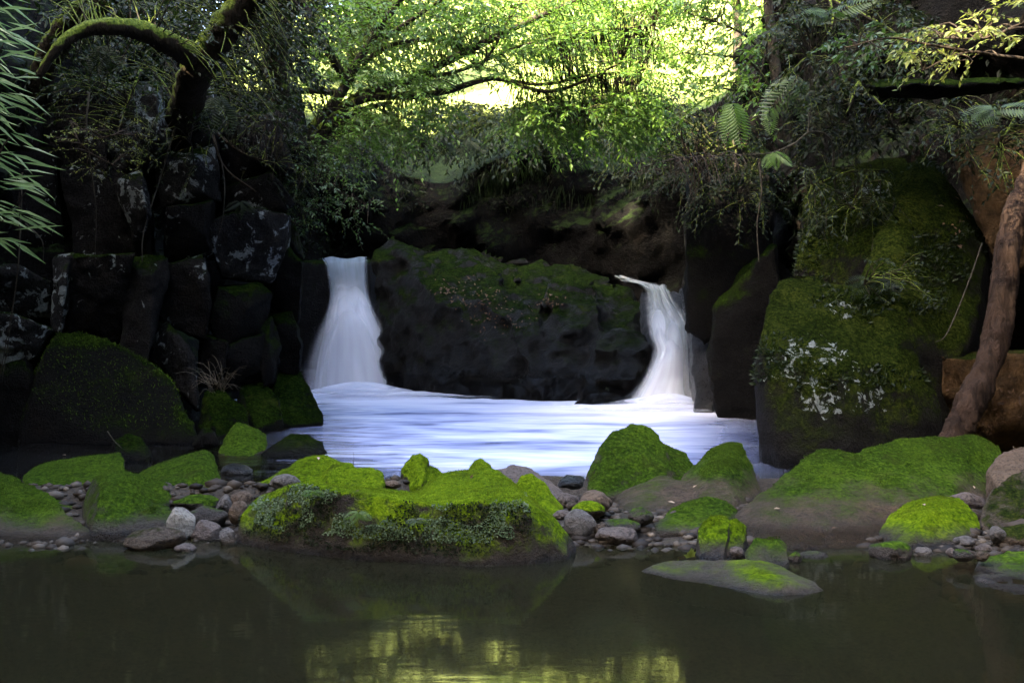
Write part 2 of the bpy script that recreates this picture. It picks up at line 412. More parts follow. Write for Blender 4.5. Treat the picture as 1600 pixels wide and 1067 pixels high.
def pebble_mesh(seed, flat=.0, ang=.2):
    rs = np.random.default_rng(seed)
    bm = bmesh.new(); bmesh.ops.create_icosphere(bm, subdivisions=4, radius=1)
    for v in bm.verts:
        p = v.co.copy()
        d = mn.noise(p * .9 + Vector((seed * 3.1, 0, 0))) * (.22 + ang * .3) + mn.noise(p * 2.3 + Vector((0, seed * 1.7, 0))) * (.07 + ang * .12)
        v.co = p * (1 + d)
    if ang > .25:
        for k in range(6):
            n = Vector(rs.normal(size=3)).normalized(); h = rs.uniform(.62, .85)
            for v in bm.verts:
                e = v.co.dot(n) - h
                if e > 0: v.co -= n * e * .85
    A = [v.co.copy() for v in bm.verts]
    lo = Vector([min(a[i] for a in A) for i in range(3)]); hi = Vector([max(a[i] for a in A) for i in range(3)])
    for v in bm.verts:
        v.co = Vector([(v.co[i] - lo[i]) / (hi[i] - lo[i]) - .5 for i in range(3)])
    for f in bm.faces: f.smooth = True
    me = bpy.data.meshes.new('cobble'); bm.to_mesh(me); bm.free(); return me
def stone(name, label, x0, x1, y0, y1, mat, zb=0.0, Y=None, depth=.9, ang=.15, seed=1, sink=.25, rot=0, group=None, cat='stone', tilt=0):
    """a cobble filling photo box x0..x1, y0..y1, resting where its foot meets level zb"""
    Yf = Y or ydepth(y1, zb)
    w = (x1 - x0) / F * Yf; d = w * depth; Yc = Yf + d * .5
    w = (x1 - x0) / F * Yc
    top = CZ - (y0 - HOR) / F * Yc; bot = CZ - (y1 - HOR) / F * Yf
    h = max(top - bot, .02) * (1 + sink)
    me = pebble_mesh(seed, ang=ang)
    c, s_ = math.cos(rot), math.sin(rot)
    for v in me.vertices:
        X, Yy, Z = v.co.x * w, v.co.y * d, v.co.z * h
        v.co = (X, Yy, Z + h * .5 + tilt * X)
    me.name = name
    o = new_obj(name, me, None, mat, ((.5 * (x0 + x1) - 800) / F * Yc, Yc, top - h))
    tag(o, label, cat, group); return o

def xyz(px, py, Y, r): return (*at(px, py, Y), r)
M = dict(
    main=rock_mat(((0.015, 0.0105, 0.0065), (0.065, 0.046, 0.029)), .50, 'bright', 0, 0, .09, patch=.7),
    mossy=rock_mat(((0.02, 0.0145, 0.0095), (0.075, 0.055, 0.037)), .46, 'mid', 0, 0.03, .08),
    mossy2=rock_mat(((0.02, 0.0145, 0.0095), (0.075, 0.055, 0.037)), .56, 'mid', 0, 0.03, .05),
    mossbr=rock_mat(((0.0175, 0.0125, 0.008), (0.06, 0.043, 0.029)), .58, 'bright', 0, .0, .08, patch=.8),
    green=rock_mat(((0.0275, 0.0198, 0.0132), (0.088, 0.066, 0.044)), .85, 'bright', 0, .0, .04),
    slab=rock_mat(((.034, .021, .012), (.11, .072, .043)), 1.0, 'mid', 0, .02, .17),
    slab2=rock_mat(((.03, .021, .013), (.095, .068, .044)), 1.0, 'mid', 0, .0, .10),
    half=rock_mat(((0.025, 0.0185, 0.013), (0.08, 0.061, 0.0435)), .62, 'mid', 0, 0, .06),
    flat=rock_mat(((0.0279, 0.02108, 0.01488), (0.093, 0.07192, 0.05208)), .75, 'bright', 0, -.01, .05, patch=1.2),
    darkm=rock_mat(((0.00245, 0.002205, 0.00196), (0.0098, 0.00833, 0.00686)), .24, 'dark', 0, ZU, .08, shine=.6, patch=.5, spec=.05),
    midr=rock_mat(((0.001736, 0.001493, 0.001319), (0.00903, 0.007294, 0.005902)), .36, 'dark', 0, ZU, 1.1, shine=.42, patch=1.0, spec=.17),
    wet=rock_mat(((0.0045, 0.0045, 0.00525), (0.0195, 0.01875, 0.0195)), -.6, 'dark', 0, None, .1, shine=.26, spec=.5),
    grey=rock_mat(((0.0595, 0.0518, 0.0462), (0.154, 0.1365, 0.1246)), -.6, 'mid', 0, 0.0, .03, .5),
    purple=rock_mat(((0.0595, 0.0448, 0.0378), (0.133, 0.105, 0.091)), -.6, 'mid', 0, 0.0, .03, .5),
    tan=rock_mat(((0.06216, 0.04016, 0.02486), (0.1387, 0.09563, 0.06216)), -.6, 'mid', 0, 0.0, .03, .5),
    tanm=rock_mat(((0.03164, 0.02109, 0.0135), (0.08858, 0.06199, 0.0405)), .12, 'olive', 0, 0.0, .03, .5),
    white=rock_mat(((0.1768, 0.1564, 0.1292), (0.34, 0.3128, 0.2652)), -.6, 'mid', 0, 0.0, .03, .5),
    brown=rock_mat(((0.035, 0.0245, 0.0154), (0.098, 0.07, 0.0476)), -.1, 'olive', 0, 0.0, .03, .6),
    dkst=rock_mat(((0.018, 0.0138, 0.0108), (0.057, 0.0444, 0.036)), .05, 'mid', 0, 0.0, .03, .6),
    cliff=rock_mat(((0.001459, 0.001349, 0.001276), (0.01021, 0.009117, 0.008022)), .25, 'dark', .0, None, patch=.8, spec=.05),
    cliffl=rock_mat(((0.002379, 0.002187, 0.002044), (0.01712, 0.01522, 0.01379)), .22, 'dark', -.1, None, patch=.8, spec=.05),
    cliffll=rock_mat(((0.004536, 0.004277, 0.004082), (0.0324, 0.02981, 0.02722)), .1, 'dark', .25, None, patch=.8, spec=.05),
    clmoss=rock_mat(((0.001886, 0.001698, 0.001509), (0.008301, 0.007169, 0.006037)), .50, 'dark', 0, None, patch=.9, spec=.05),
    bigr=rock_mat(((0.0048, 0.00396, 0.00312), (0.018, 0.015, 0.012)), .60, 'olive', .58, ZU, .35, spec=.05, patch=.9, spots=(xyz(1280, 585, 8.1, .75), xyz(1340, 600, 8.1, .5), xyz(1345, 275, 10.3, .55), xyz(1310, 480, 8.7, .3))),
    earth=rock_mat(((0.01, 0.0065, 0.004), (0.035, 0.0225, 0.0135)), .1, 'olive', 0, None, earth=.6, spec=.05),
    bed=rock_mat(((0.021, 0.015, 0.0096), (0.066, 0.0492, 0.033)), -.6, 'mid', 0, None, grain=.6),
)
FUZZ = {}

# ------------------------------------------------------------------ setting: bed, gorge, pools
def grid_mesh(name, xs, ys, zf):
    X, Y = np.meshgrid(xs, ys); P = np.stack([X.ravel(), Y.ravel(), np.zeros(X.size)], 1)
    P[:, 2] = zf(P)
    nx, ny = len(xs), len(ys)
    i = np.arange(ny - 1)[:, None] * nx + np.arange(nx - 1)[None]
    return np_mesh(name, P, np.stack([i, i + 1, i + nx + 1, i + nx], -1).reshape(-1, 4))
def bed_z(P):
    x, y = P[:, 0], P[:, 1]
    yy = y + .25 * np.sin(x * 1.7) - np.clip(x - 1.6, 0, 2) * -.55
    z = np.interp(yy, [-20, 2, 4.2, 5.4, 6.1, 6.7, 7.1, 7.7, 9, 14, 22], [-.9, -.9, -.55, -.16, .0, .06, .05, -.02, -.28, -.6, -.6])
    e = .75 * smoothstep(-1.6, .4, x)
    z = z + .15 * np.exp(-((y - 6.8 - e) / .22) ** 2)
    return z + .04 * fbm(P, 1.6, 3, 4)
bed = new_obj('stream_bed', grid_mesh('stream_bed', np.linspace(-9, 9, 110), np.concatenate([np.linspace(-20, 4, 20), np.linspace(4.2, 9, 60), np.linspace(9.3, 22, 24)]), bed_z), None, M['bed'])
tag(bed, kind='structure')
lp = new_obj('lower_pool', grid_mesh('lower_pool', np.linspace(-8, 8, 40), np.linspace(-15, 7.6, 60), lambda P: 0 * P[:, 0]), None, pool_mat())
tag(lp, kind='structure')
def up_z(P):
    e = .75 * smoothstep(-1.6, .4, P[:, 0])
    return ZU - .4 * smoothstep(6.85, 6.5, P[:, 1] - e) + .012 * fbm(P, 1.2, 2, 9)
up = new_obj('upper_pool', grid_mesh('upper_pool', np.linspace(-6.5, 6.5, 70), np.concatenate([np.linspace(6.3, 8.2, 40), np.linspace(8.4, 20.5, 70)]), up_z), None, foam_pool_mat())
tag(up, kind='structure')

# walls of the gorge and the slopes above: footprint (x, y), rim height, outward slope, lean
PLAN = [(-7.5, -16, 4.5, .30, .10), (-6.4, -6, 4.6, .30, .12), (-5.9, 0, 4.6, .30, .12), (-5.6, 4, 4.7, .32, .15), (-5.35, 8, 4.9, .36, .16), (-5.1, 10.2, 5.2, .36, .12),
        (-4.5, 12.2, 5.4, .36, .06), (-4.35, 15, 5.5, .34, .0), (-4.3, 18, 5.2, .36, -.05), (-3.4, 20, 5.0, .42, -.10), (-1.6, 20.4, 4.2, .5, -.12),
        (.4, 20.2, 4.8, .5, -.14), (2.0, 19.4, 4.3, .5, -.10), (3.2, 17.6, 5.3, .5, -.02), (3.35, 15.2, 6.0, .4, .06), (3.75, 13.0, 7.2, .55, .05),
        (4.7, 11.6, 7.6, .55, .08), (5.9, 10.2, 7.4, .5, .16), (6.2, 7, 6.8, .45, .22), (5.9, 3, 6.2, .4, .2), (6.5, -5, 5.6, .35, .12), (7.5, -16, 5.5, .3, .1)]
def gorge_mesh():
    pl = catmull([np.array(p) for p in PLAN], 230)
    c0 = np.array([0, 8.0])
    T = np.gradient(pl[:, :2], axis=0); T = unit(T); Nn = np.stack([-T[:, 1], T[:, 0]], 1)      # points outward
    hz = np.concatenate([np.linspace(0, 1, 44), 1 + np.cumsum(np.geomspace(.25, 9, 22))])
    V = np.zeros((len(hz), len(pl), 3))
    for r, h in enumerate(hz):
        rim = pl[:, 2]
        if h <= 1:
            z = -.8 + (rim + .8) * h; off = pl[:, 4] * z * 1.0 + .5 * smoothstep(.8, 1, h)
        else:
            d = h - 1; off = pl[:, 4] * rim + .5 + d; z = rim + pl[:, 3] * d * (1 - .004 * d)
        dirv = Nn
        if h > 1:
            w = min(1, (h - 1) / 14); rad = unit(pl[:, :2] - c0); dirv = unit(Nn * (1 - w) + rad * w)
        V[r, :, :2] = pl[:, :2] + dirv * off[:, None]; V[r, :, 2] = z
    V = V.reshape(-1, 3)
    # relief: blocky ledges on the wall, soft on the slope
    n1 = fbm(V, .55, 3, 2); n2 = fbm(V, 1.7, 3, 5)
    hh = np.repeat(hz, len(pl)); wall = smoothstep(1.15, .95, hh); slope = 1 - wall
    blk = np.array([mn.cell((p[0] * 1.1 + .3 * math.sin(p[2] * 2), p[1] * 1.1, p[2] * .9)) for p in V])
    NN = np.tile(Nn, (len(hz), 1))
    V[:, :2] += NN * (wall * (n1 * .55 + n2 * .22 + blk * .18) + slope * n1 * .3)[:, None]
    V[:, 2] += slope * (n1 * .5 * smoothstep(1, 4, hh) + n2 * .15) + wall * n2 * .12
    n = len(pl)
    i = np.arange(len(hz) - 1)[:, None] * n + np.arange(n - 1)[None]
    f = np.stack([i, i + n, i + n + 1, i + 1], -1).reshape(-1, 4)
    return np_mesh('gorge', V, f), V, len(pl), len(hz)
gorge_me, GV, GN, GR = gorge_mesh()
def gorge_material():
    t = NT('gorge_rock_and_turf'); g = t.geo(); P = g.outputs['Position']; N = t.sep(g.outputs['True Normal']); x, y, z = t.sep(P)
    n1 = t.noise(P, 1.4, 4); n2 = t.noise(P, 8, 5, .65); n3 = t.noise(P, 40, 4, .65)
    rock = t.ramp(n2, [(.3, (.001, .0009, .0008)), (.55, (.003, .0027, .0023)), (.75, (.007, .006, .005))])
    earth = t.ramp(n2, [(.3, (.0024, .0016, .001)), (.7, (.009, .0052, .003))])
    rock = t.mix(t.math('MULTIPLY', t.sstep(.52, .66, n1), t.sstep(1.5, 3.5, x)), rock, earth)
    moss = t.ramp(n3, [(.3, (.003, .006, .0018)), (.7, (.014, .024, .005))])
    m = t.math('ADD', N[2], t.math('MULTIPLY', t.math('SUBTRACT', n2, .5), 1.8))
    col = t.mix(t.sstep(.45, .85, m), rock, moss)
    turf = t.ramp(n2, [(.3, (.10, .15, .03)), (.7, (.24, .27, .08))])
    far = t.math('MULTIPLY', t.sstep(24.0, 26.0, t.math('ADD', y, t.math('MULTIPLY', n1, 1.5))), t.sstep(.35, .6, N[2]))
    col = t.mix(far, col, turf)
    hgt = t.math('ADD', t.math('MULTIPLY', n2, 1.4), t.math('MULTIPLY', n3, .6))
    return t.done(t.bsdf(col, .8, t.bump(hgt, .9, .05), Specular_IOR_Level=.04))
gorge = tag(new_obj('gorge_wall', gorge_me, None, gorge_material()), kind='structure')

# ------------------------------------------------------------------ near boulders
def yw(py): return ydepth(py, 0)
B = {}
B['main'] = boulder('mossy_boulder', 'largest foreground boulder, bright moss top and dark leafy front at the pool edge', [
    [(366, 846, 5.98), (372, 806, 6.05), (400, 776, 6.15), (470, 752, 5.8), (520, 765, 5.62), (640, 781, 5.55), (690, 786, 5.5), (640, 768, 6.3), (560, 762, 6.35), (430, 768, 6.4), (400, 862, 5.8), (560, 880, 5.5), (740, 889, 5.36)],
    [(455, 757, 5.82), (475, 750, 5.8), (510, 752, 5.75), (530, 770, 5.62), (450, 800, 5.75), (540, 800, 5.6), (480, 765, 6.1)],
    [(690, 738, 6.35), (745, 727, 6.45), (775, 730, 6.4), (795, 745, 6.2), (690, 787, 5.52), (812, 780, 5.46), (838, 792, 5.6), (880, 824, 5.66), (900, 852, 5.74), (745, 889, 5.36), (830, 886, 5.39), (890, 873, 5.52), (820, 770, 6.4), (640, 772, 6.5), (650, 782, 5.6)]],
    M['main'], vox=.018, round_=4, rel=(.012, .010), crack=(.5, .03))
boulder('mossy_slab', 'long low moss-covered slab behind the big boulder, grey cobble leaning on it', [
    [(372, 775, 7.0), (420, 741, 7.15), (470, 713, 7.3), (510, 708, 7.4), (538, 722, 7.4), (548, 748, 7.0), (450, 768, 6.7), (395, 776, 6.7), (540, 765, 6.6)]], M['green'], round_=6)
boulder('mossy_rock', 'low two-humped mossy rock right of the long slab', [
    [(503, 742, 6.95), (520, 722, 7.0), (548, 722, 7.0), (560, 730, 6.95), (510, 764, 6.6), (560, 764, 6.6)],
    [(545, 730, 7.0), (575, 727, 7.0), (597, 735, 7.0), (604, 757, 6.85), (560, 766, 6.6), (600, 766, 6.6)]], M['green'], round_=5)
boulder('mossy_rock', 'small pointed mossy rock standing before the white pool', [
    [(619, 758, 7.2), (625, 733, 7.2), (643, 710, 7.2), (656, 706, 7.25), (670, 716, 7.25), (660, 764, 6.8)],
    [(650, 715, 7.25), (690, 735, 7.3), (706, 756, 7.3), (680, 764, 6.9), (640, 760, 6.9)]], M['green'], round_=5)
boulder('mossy_rock', 'tiny moss knob peeking over the peak of the big boulder', [
    [(732, 730, 7.4), (740, 719, 7.4), (752, 716, 7.45), (768, 727, 7.4), (750, 735, 7.1)]], M['green'], round_=4, res=40)
boulder('grey_slab', 'bare purple-grey slab sloping down behind the big boulder', [
    [(775, 732, 7.2), (800, 722, 7.4), (828, 728, 7.4), (862, 750, 7.2), (897, 785, 6.9), (890, 800, 6.6), (800, 770, 6.8)]], M['purple'], round_=7, rel=(.03, .006))
boulder('half_mossy_stone', 'leaning stone with moss on its right flank beside the purple-grey slab', [
    [(801, 765, 6.7), (812, 742, 6.75), (830, 737, 6.8), (850, 750, 6.75), (882, 792, 6.6), (868, 806, 6.35), (808, 785, 6.5)]], M['mossbr'], round_=5, rel=(.03, .01))
boulder('mossy_boulder', 'tall rounded dark mossy boulder against the white pool', [
    [(908, 765, 7.5), (914, 736, 7.6), (935, 700, 7.7), (956, 671, 7.8), (985, 663, 7.9), (1013, 664, 7.9), (1030, 677, 7.9), (1045, 700, 7.7), (930, 775, 7.2), (1050, 775, 7.2)],
    [(1000, 668, 7.9), (1040, 690, 7.9), (1072, 707, 7.9), (1090, 730, 7.8), (1090, 775, 7.3), (1000, 775, 7.2)]], M['mossy2'], round_=8, rel=(.05, .012))
boulder('mossy_boulder', 'peaked mossy boulder with a long left tail, right of the rounded one', [
    [(1062, 743, 7.4), (1108, 702, 7.6), (1140, 690, 7.7), (1160, 692, 7.7), (1178, 725, 7.6), (1194, 772, 7.3), (1150, 800, 6.6), (1085, 780, 6.8), (1130, 720, 7.2)],
    [(952, 780, 7.2), (1000, 752, 7.35), (1035, 736, 7.4), (1075, 750, 7.2), (1110, 800, 6.6), (958, 812, 6.5), (1045, 805, 6.5)]], M['slab'], round_=5, rel=(.03, .012))
boulder('half_mossy_stone', 'low grey rock with thin moss cap below the peaked boulder', [
    [(1018, 815, 6.3), (1050, 790, 6.5), (1095, 775, 6.6), (1135, 778, 6.6), (1158, 800, 6.5), (1140, 832, 6.1), (1030, 832, 6.05)]], M['half'], round_=5)
boulder('mossy_stone', 'small upright mossy stone standing in the lower pool', [
    [(1086, 868, 5.65), (1089, 822, 5.7), (1108, 804, 5.75), (1135, 804, 5.8), (1142, 815, 5.7), (1130, 874, 5.5), (1095, 876, 5.5)],
    [(1125, 812, 5.75), (1150, 808, 5.8), (1168, 822, 5.8), (1170, 846, 5.75), (1155, 872, 5.55), (1120, 874, 5.52)]], M['mossbr'], round_=5, rel=(.03, .015))
boulder('mossy_stone', 'blocky thinly mossed stone behind the flat stone in the pool', [
    [(1163, 862, 5.5), (1178, 838, 5.55), (1218, 837, 5.6), (1230, 850, 5.55), (1235, 888, 5.35), (1165, 882, 5.35)]], M['half'], round_=4)
boulder('flat_stone', 'flat half-mossed stone lying in the lower pool with a mirror image', [
    [(999, 892, 5.26), (1035, 875, 5.4), (1110, 875, 5.45), (1150, 880, 5.3), (1120, 917, 4.95), (1050, 904, 5.1), (1200, 931, 4.79), (1200, 890, 5.25)],
    [(1120, 874, 5.4), (1160, 871, 5.4), (1195, 874, 5.38), (1225, 890, 5.2), (1272, 906, 5.0), (1289, 923, 4.87), (1260, 929, 4.8), (1210, 932, 4.78), (1130, 918, 4.95), (1212, 905, 4.85)]], M['flat'], base=-.12, round_=4, rel=(.016, .010), vox=.014, crack=(.3, .008))
B['slab'] = boulder('mossy_boulder', 'broad green sloping boulder with bare brown foot, below the leaning trunk', [
    [(1143, 808, 6.4), (1162, 784, 6.55), (1210, 767, 6.7), (1240, 735, 6.95), (1256, 706, 7.1), (1290, 697, 7.2), (1335, 703, 7.2), (1380, 740, 6.8), (1400, 848, 5.95), (1240, 857, 5.78), (1150, 835, 6.05), (1320, 857, 5.8)],
    [(1330, 705, 7.2), (1372, 700, 7.25), (1395, 685, 7.3), (1425, 679, 7.4), (1475, 683, 7.5), (1525, 677, 7.6), (1562, 696, 7.7), (1570, 750, 7.3), (1540, 800, 6.6), (1400, 750, 6.75), (1480, 820, 6.2), (1380, 850, 5.95), (1440, 845, 6.0)]], M['slab'], round_=5, rel=(.025, .010), vox=.024)
boulder('mossy_boulder', 'smaller mossy boulder with dark front, leaning on the broad green one', [
    [(1368, 838, 6.0), (1388, 803, 6.2), (1420, 781, 6.35), (1465, 772, 6.4), (1500, 779, 6.35), (1528, 803, 6.2), (1538, 838, 6.0), (1500, 860, 5.75), (1400, 862, 5.72), (1450, 800, 5.95)]], M['mossbr'], round_=4, rel=(.03, .012))
boulder('tan_boulder', 'smooth tan rounded boulder, upper one at the right edge', [
    [(1541, 735, 6.8), (1552, 712, 6.9), (1580, 695, 7.0), (1640, 690, 7.1), (1690, 720, 7.0), (1690, 770, 6.6), (1555, 755, 6.6), (1600, 770, 6.4)]], M['tan'], base=.1, round_=8)
boulder('tan_boulder', 'large tan boulder with olive stain, lower one at the right edge', [
    [(1528, 812, 6.2), (1545, 770, 6.35), (1580, 732, 6.5), (1640, 712, 6.6), (1740, 740, 6.5), (1740, 850, 5.8), (1600, 850, 5.8), (1540, 830, 6.0)]], M['tanm'], round_=8)
boulder('wet_boulder', 'low dark wet boulder at the bottom right shore', [
    [(1515, 893, 5.25), (1530, 872, 5.45), (1570, 858, 5.5), (1700, 858, 5.5), (1700, 935, 4.75), (1600, 938, 4.74), (1535, 922, 4.88)]], M['dkst'], round_=5)
boulder('mossy_boulder', 'mossy boulder cut off by the left edge, bare grey foot in the pool', [
    [(-150, 770, 6.5), (-60, 740, 6.7), (0, 731, 6.8), (30, 745, 6.7), (70, 765, 6.55), (105, 795, 6.3), (140, 835, 6.1), (155, 846, 6.0), (80, 852, 5.9), (-60, 856, 5.85), (-150, 850, 5.9)],
    [(60, 765, 6.75), (110, 765, 6.8), (136, 772, 6.8), (130, 800, 6.5), (70, 790, 6.5)]], M['slab2'], round_=5, rel=(.035, .012))
boulder('mossy_slab', 'long tilted mossy slab at the left, edge of the dark upper pool', [
    [(33, 742, 7.3), (58, 724, 7.5), (120, 712, 7.6), (188, 704, 7.7), (197, 718, 7.6), (197, 755, 7.2), (120, 768, 6.95), (40, 758, 7.0)]], M['mossy2'], base=.0, round_=3, rel=(.02, .01))
boulder('mossy_boulder', 'faceted mossy boulder at left with leafy sprigs, between slab and pool', [
    [(124, 815, 6.4), (133, 765, 6.6), (145, 742, 6.65), (182, 725, 6.7), (205, 735, 6.6), (235, 790, 6.35), (200, 835, 6.0), (140, 835, 6.0), (160, 760, 6.3)],
    [(190, 730, 6.75), (225, 750, 6.75), (262, 752, 6.8), (272, 782, 6.6), (235, 796, 6.3), (180, 790, 6.4)]], M['mossy'], round_=4, rel=(.03, .012))
boulder('mossy_boulder', 'mossy wedge-shaped boulder with undercut right end, left of the dark channel', [
    [(203, 745, 7.3), (250, 722, 7.4), (320, 702, 7.5), (334, 712, 7.5), (348, 752, 7.2), (335, 768, 6.9), (270, 775, 6.8), (215, 765, 6.9), (310, 740, 7.0)]], M['mossy2'], base=.0, round_=4, rel=(.03, .01))
boulder('mossy_rock', 'low dark mossy rock beside the white stone at left', [
    [(168, 850, 5.95), (195, 815, 6.15), (238, 790, 6.3), (264, 788, 6.35), (272, 805, 6.25), (268, 838, 6.0), (220, 852, 5.9)]], M['mossy'], round_=5)
stone('white_stone', 'pale white-grey stone touching the dark mossy rock at left', 262, 305, 791, 838, M['white'], Y=6.02, ang=.4, seed=3)
stone('brown_stone', 'rounded brown stone half in the pool at left', 194, 290, 824, 868, M['brown'], Y=5.72, ang=.35, seed=12, depth=.7)
stone('wet_pebble', 'flat wet pebble right of the rounded brown stone', 272, 307, 849, 862, M['purple'], seed=5, sink=.6)
stone('grey_block', 'small upright grey block by the left end of the big boulder', 342, 368, 824, 853, M['grey'], Y=5.88, ang=.6, seed=8)
stone('grey_stone', 'jagged grey stone behind the small upright block', 300, 345, 812, 842, M['purple'], Y=6.0, ang=.5, seed=18)
stone('dark_stone', 'dark rounded stone between the white stone and the big boulder', 290, 357, 790, 828, M['dkst'], Y=6.15, seed=9)
stone('dark_stone', 'low greenish stone under the undercut mossy wedge', 268, 342, 773, 800, M['half'], Y=6.5, seed=10)
stone('grey_cobble', 'two-toned grey cobble left of the pink one', 338, 363, 772, 802, M['grey'], Y=6.4, ang=.35, seed=21)
stone('pale_cobble', 'pale pinkish cobble above the tan one by the big boulder', 360, 397, 766, 794, M['tan'], Y=6.45, seed=22)
stone('tan_cobble', 'tan cobble touching the left end of the big boulder', 357, 388, 782, 815, M['tan'], Y=6.2, seed=23)
stone('grey_cobble', 'round speckled grey cobble lying on the long mossy slab', 421, 471, 740, 765, M['grey'], Y=6.62, seed=24, depth=.8)
stone('pink_stone', 'small pinkish stone in the gap behind the big boulder', 600, 628, 750, 764, M['tan'], Y=6.8, seed=25)
stone('grey_cobble', 'egg-shaped light grey cobble by the right end of the big boulder', 880, 933, 796, 840, M['grey'], Y=5.98, seed=31)
stone('tan_cobble', 'rounded tan cobble behind the egg-shaped grey one', 901, 958, 766, 803, M['tan'], Y=6.35, seed=32)
stone('mossy_cobble', 'small moss-capped cobble between the tan and grey cobbles', 893, 946, 782, 812, M['green'], Y=6.2, seed=33)
stone('red_stone', 'flat reddish wet stone lying in the pool edge', 929, 997, 824, 851, M['purple'], Y=5.85, seed=34, ang=.3, depth=.7)
stone('dark_slab_stone', 'dark elongated stone above the flat reddish one', 942, 1002, 811, 833, M['dkst'], Y=6.0, seed=35)
stone('dark_cobble', 'round dark brown cobble near the low grey rock', 981, 1022, 792, 820, M['dkst'], Y=6.15, seed=36)
stone('brown_chip', 'angular brown stone chip between grey cobble and reddish stone', 926, 950, 817, 840, M['brown'], Y=6.0, seed=37, ang=.6)
stone('pale_pebble', 'pale flat pebble left of the egg-shaped grey cobble', 862, 893, 796, 812, M['purple'], Y=6.1, seed=38)
stone('wet_stone', 'wet black glinting stone at the foot of the rounded dark boulder', 871, 914, 742, 764, M['wet'], Y=7.1, seed=39, ang=.4)
stone('grey_cobble', 'small grey cobble under the mossy leaning stone', 868, 905, 770, 792, M['purple'], Y=6.6, seed=40)
stone('brown_pebble', 'small brown pebble beside the rounded tan cobble', 884, 906, 783, 797, M['brown'], Y=6.4, seed=41)
stone('dark_pebble', 'dark pebble at the right foot of the upright mossy stone', 1139, 1163, 853, 873, M['purple'], Y=5.55, seed=42)
stone('dark_pebble', 'round dark pebble right of the blocky stone', 1231, 1254, 861, 881, M['dkst'], Y=5.45, seed=43)
stone('wet_stone', 'low wet stone at the waterline under the broad green boulder', 1248, 1294, 861, 878, M['dkst'], Y=5.55, seed=44, sink=.6)
stone('grey_stone', 'angular grey-brown stone in front of the smaller mossy boulder', 1355, 1425, 844, 879, M['dkst'], Y=5.5, seed=45, ang=.5)
stone('tan_pebble', 'tan stone touching the angular grey-brown one', 1398, 1425, 848, 864, M['tan'], Y=5.65, seed=46)
stone('wet_pebble', 'wet grey pebble in the shallow right of the angular stone', 1430, 1456, 854, 874, M['grey'], Y=5.6, seed=47)
stone('pale_egg_stone', 'smooth pale oval stone at the foot of the smaller mossy boulder', 1489, 1521, 837, 858, M['grey'], Y=5.75, seed=48)
stone('purple_stone', 'long purple-grey stone resting behind the smaller mossy boulder', 1474, 1538, 768, 796, M['purple'], Y=6.5, seed=49, depth=.5)
stone('brown_stone', 'brown boulder-sized stone on the right shore below the tan boulder', 1553, 1640, 818, 868, M['tanm'], Y=5.7, seed=50)
for k, (x0, x1, y0, y1, m, lb) in enumerate([
        (1536, 1562, 808, 826, 'tan', 'small tan stone wedged under the large tan boulder'),
        (1546, 1572, 822, 846, 'grey', 'grey stone above the gravel on the right shore'),
        (1478, 1494, 855, 870, 'purple', 'little purple pebble below the pale oval stone'),
        (1490, 1520, 858, 877, 'dkst', 'dark flat pebble in the shallows below the pale oval stone'),
        (1523, 1549, 849, 863, 'purple', 'purplish pebble on the gravel patch'),
        (1522, 1546, 860, 876, 'brown', 'brownish pebble at the wet edge of the gravel patch')]):
    stone('shore_pebble', lb, x0, x1, y0, y1, M[m], Y=ydepth(y1, .05), seed=60 + k, group='pebbles on the right shore')
# gravel that nobody could count
def gravel():
    proto = []
    bm = bmesh.new(); bmesh.ops.create_icosphere(bm, subdivisions=1, radius=1); bm.verts.ensure_lookup_table()
    V0 = np.array([v.co for v in bm.verts]); F0 = np.array([[v.index for v in f.verts] for f in bm.faces]); bm.free()
    vs, fs = [], []; n = 0
    spots = []
    for _ in range(2800):
        x = RNG.uniform(-3.6, 3.6); y = RNG.uniform(5.6, 7.1); spots.append((x, y))
    for _ in range(700): spots.append((RNG.uniform(2.3, 3.4), RNG.uniform(5.0, 6.1)))
    S = np.array([[a, b, 0] for a, b in spots]); S[:, 2] = bed_z(S)
    for p in S:
        r = RNG.gamma(3, .007) + .008; sc = r * np.array([RNG.uniform(.8, 1.5), RNG.uniform(.8, 1.3), RNG.uniform(.45, .8)])
        vs.append((V0 * (1 + RNG.uniform(-.18, .18, (len(V0), 1)))) * sc + p + [0, 0, r * .05]); fs.append(F0 + n); n += len(V0)
    return np_mesh('gravel', np.concatenate(vs), np.concatenate(fs))
def gravel_mat():
    t = NT('river_gravel'); g = t.geo()
    c = t.ramp(g.outputs['Random Per Island'], [(0, (.008, .006, .0045)), (.35, (.02, .0145, .010)), (.6, (.034, .025, .017)), (.8, (.034, .03, .026)), (1, (.09, .07, .05))])
    return t.done(t.bsdf(c, .6, Specular_IOR_Level=.12))
gv = tag(new_obj('gravel', gravel(), None, gravel_mat()), 'loose river gravel between the boulders', 'gravel', kind='stuff')

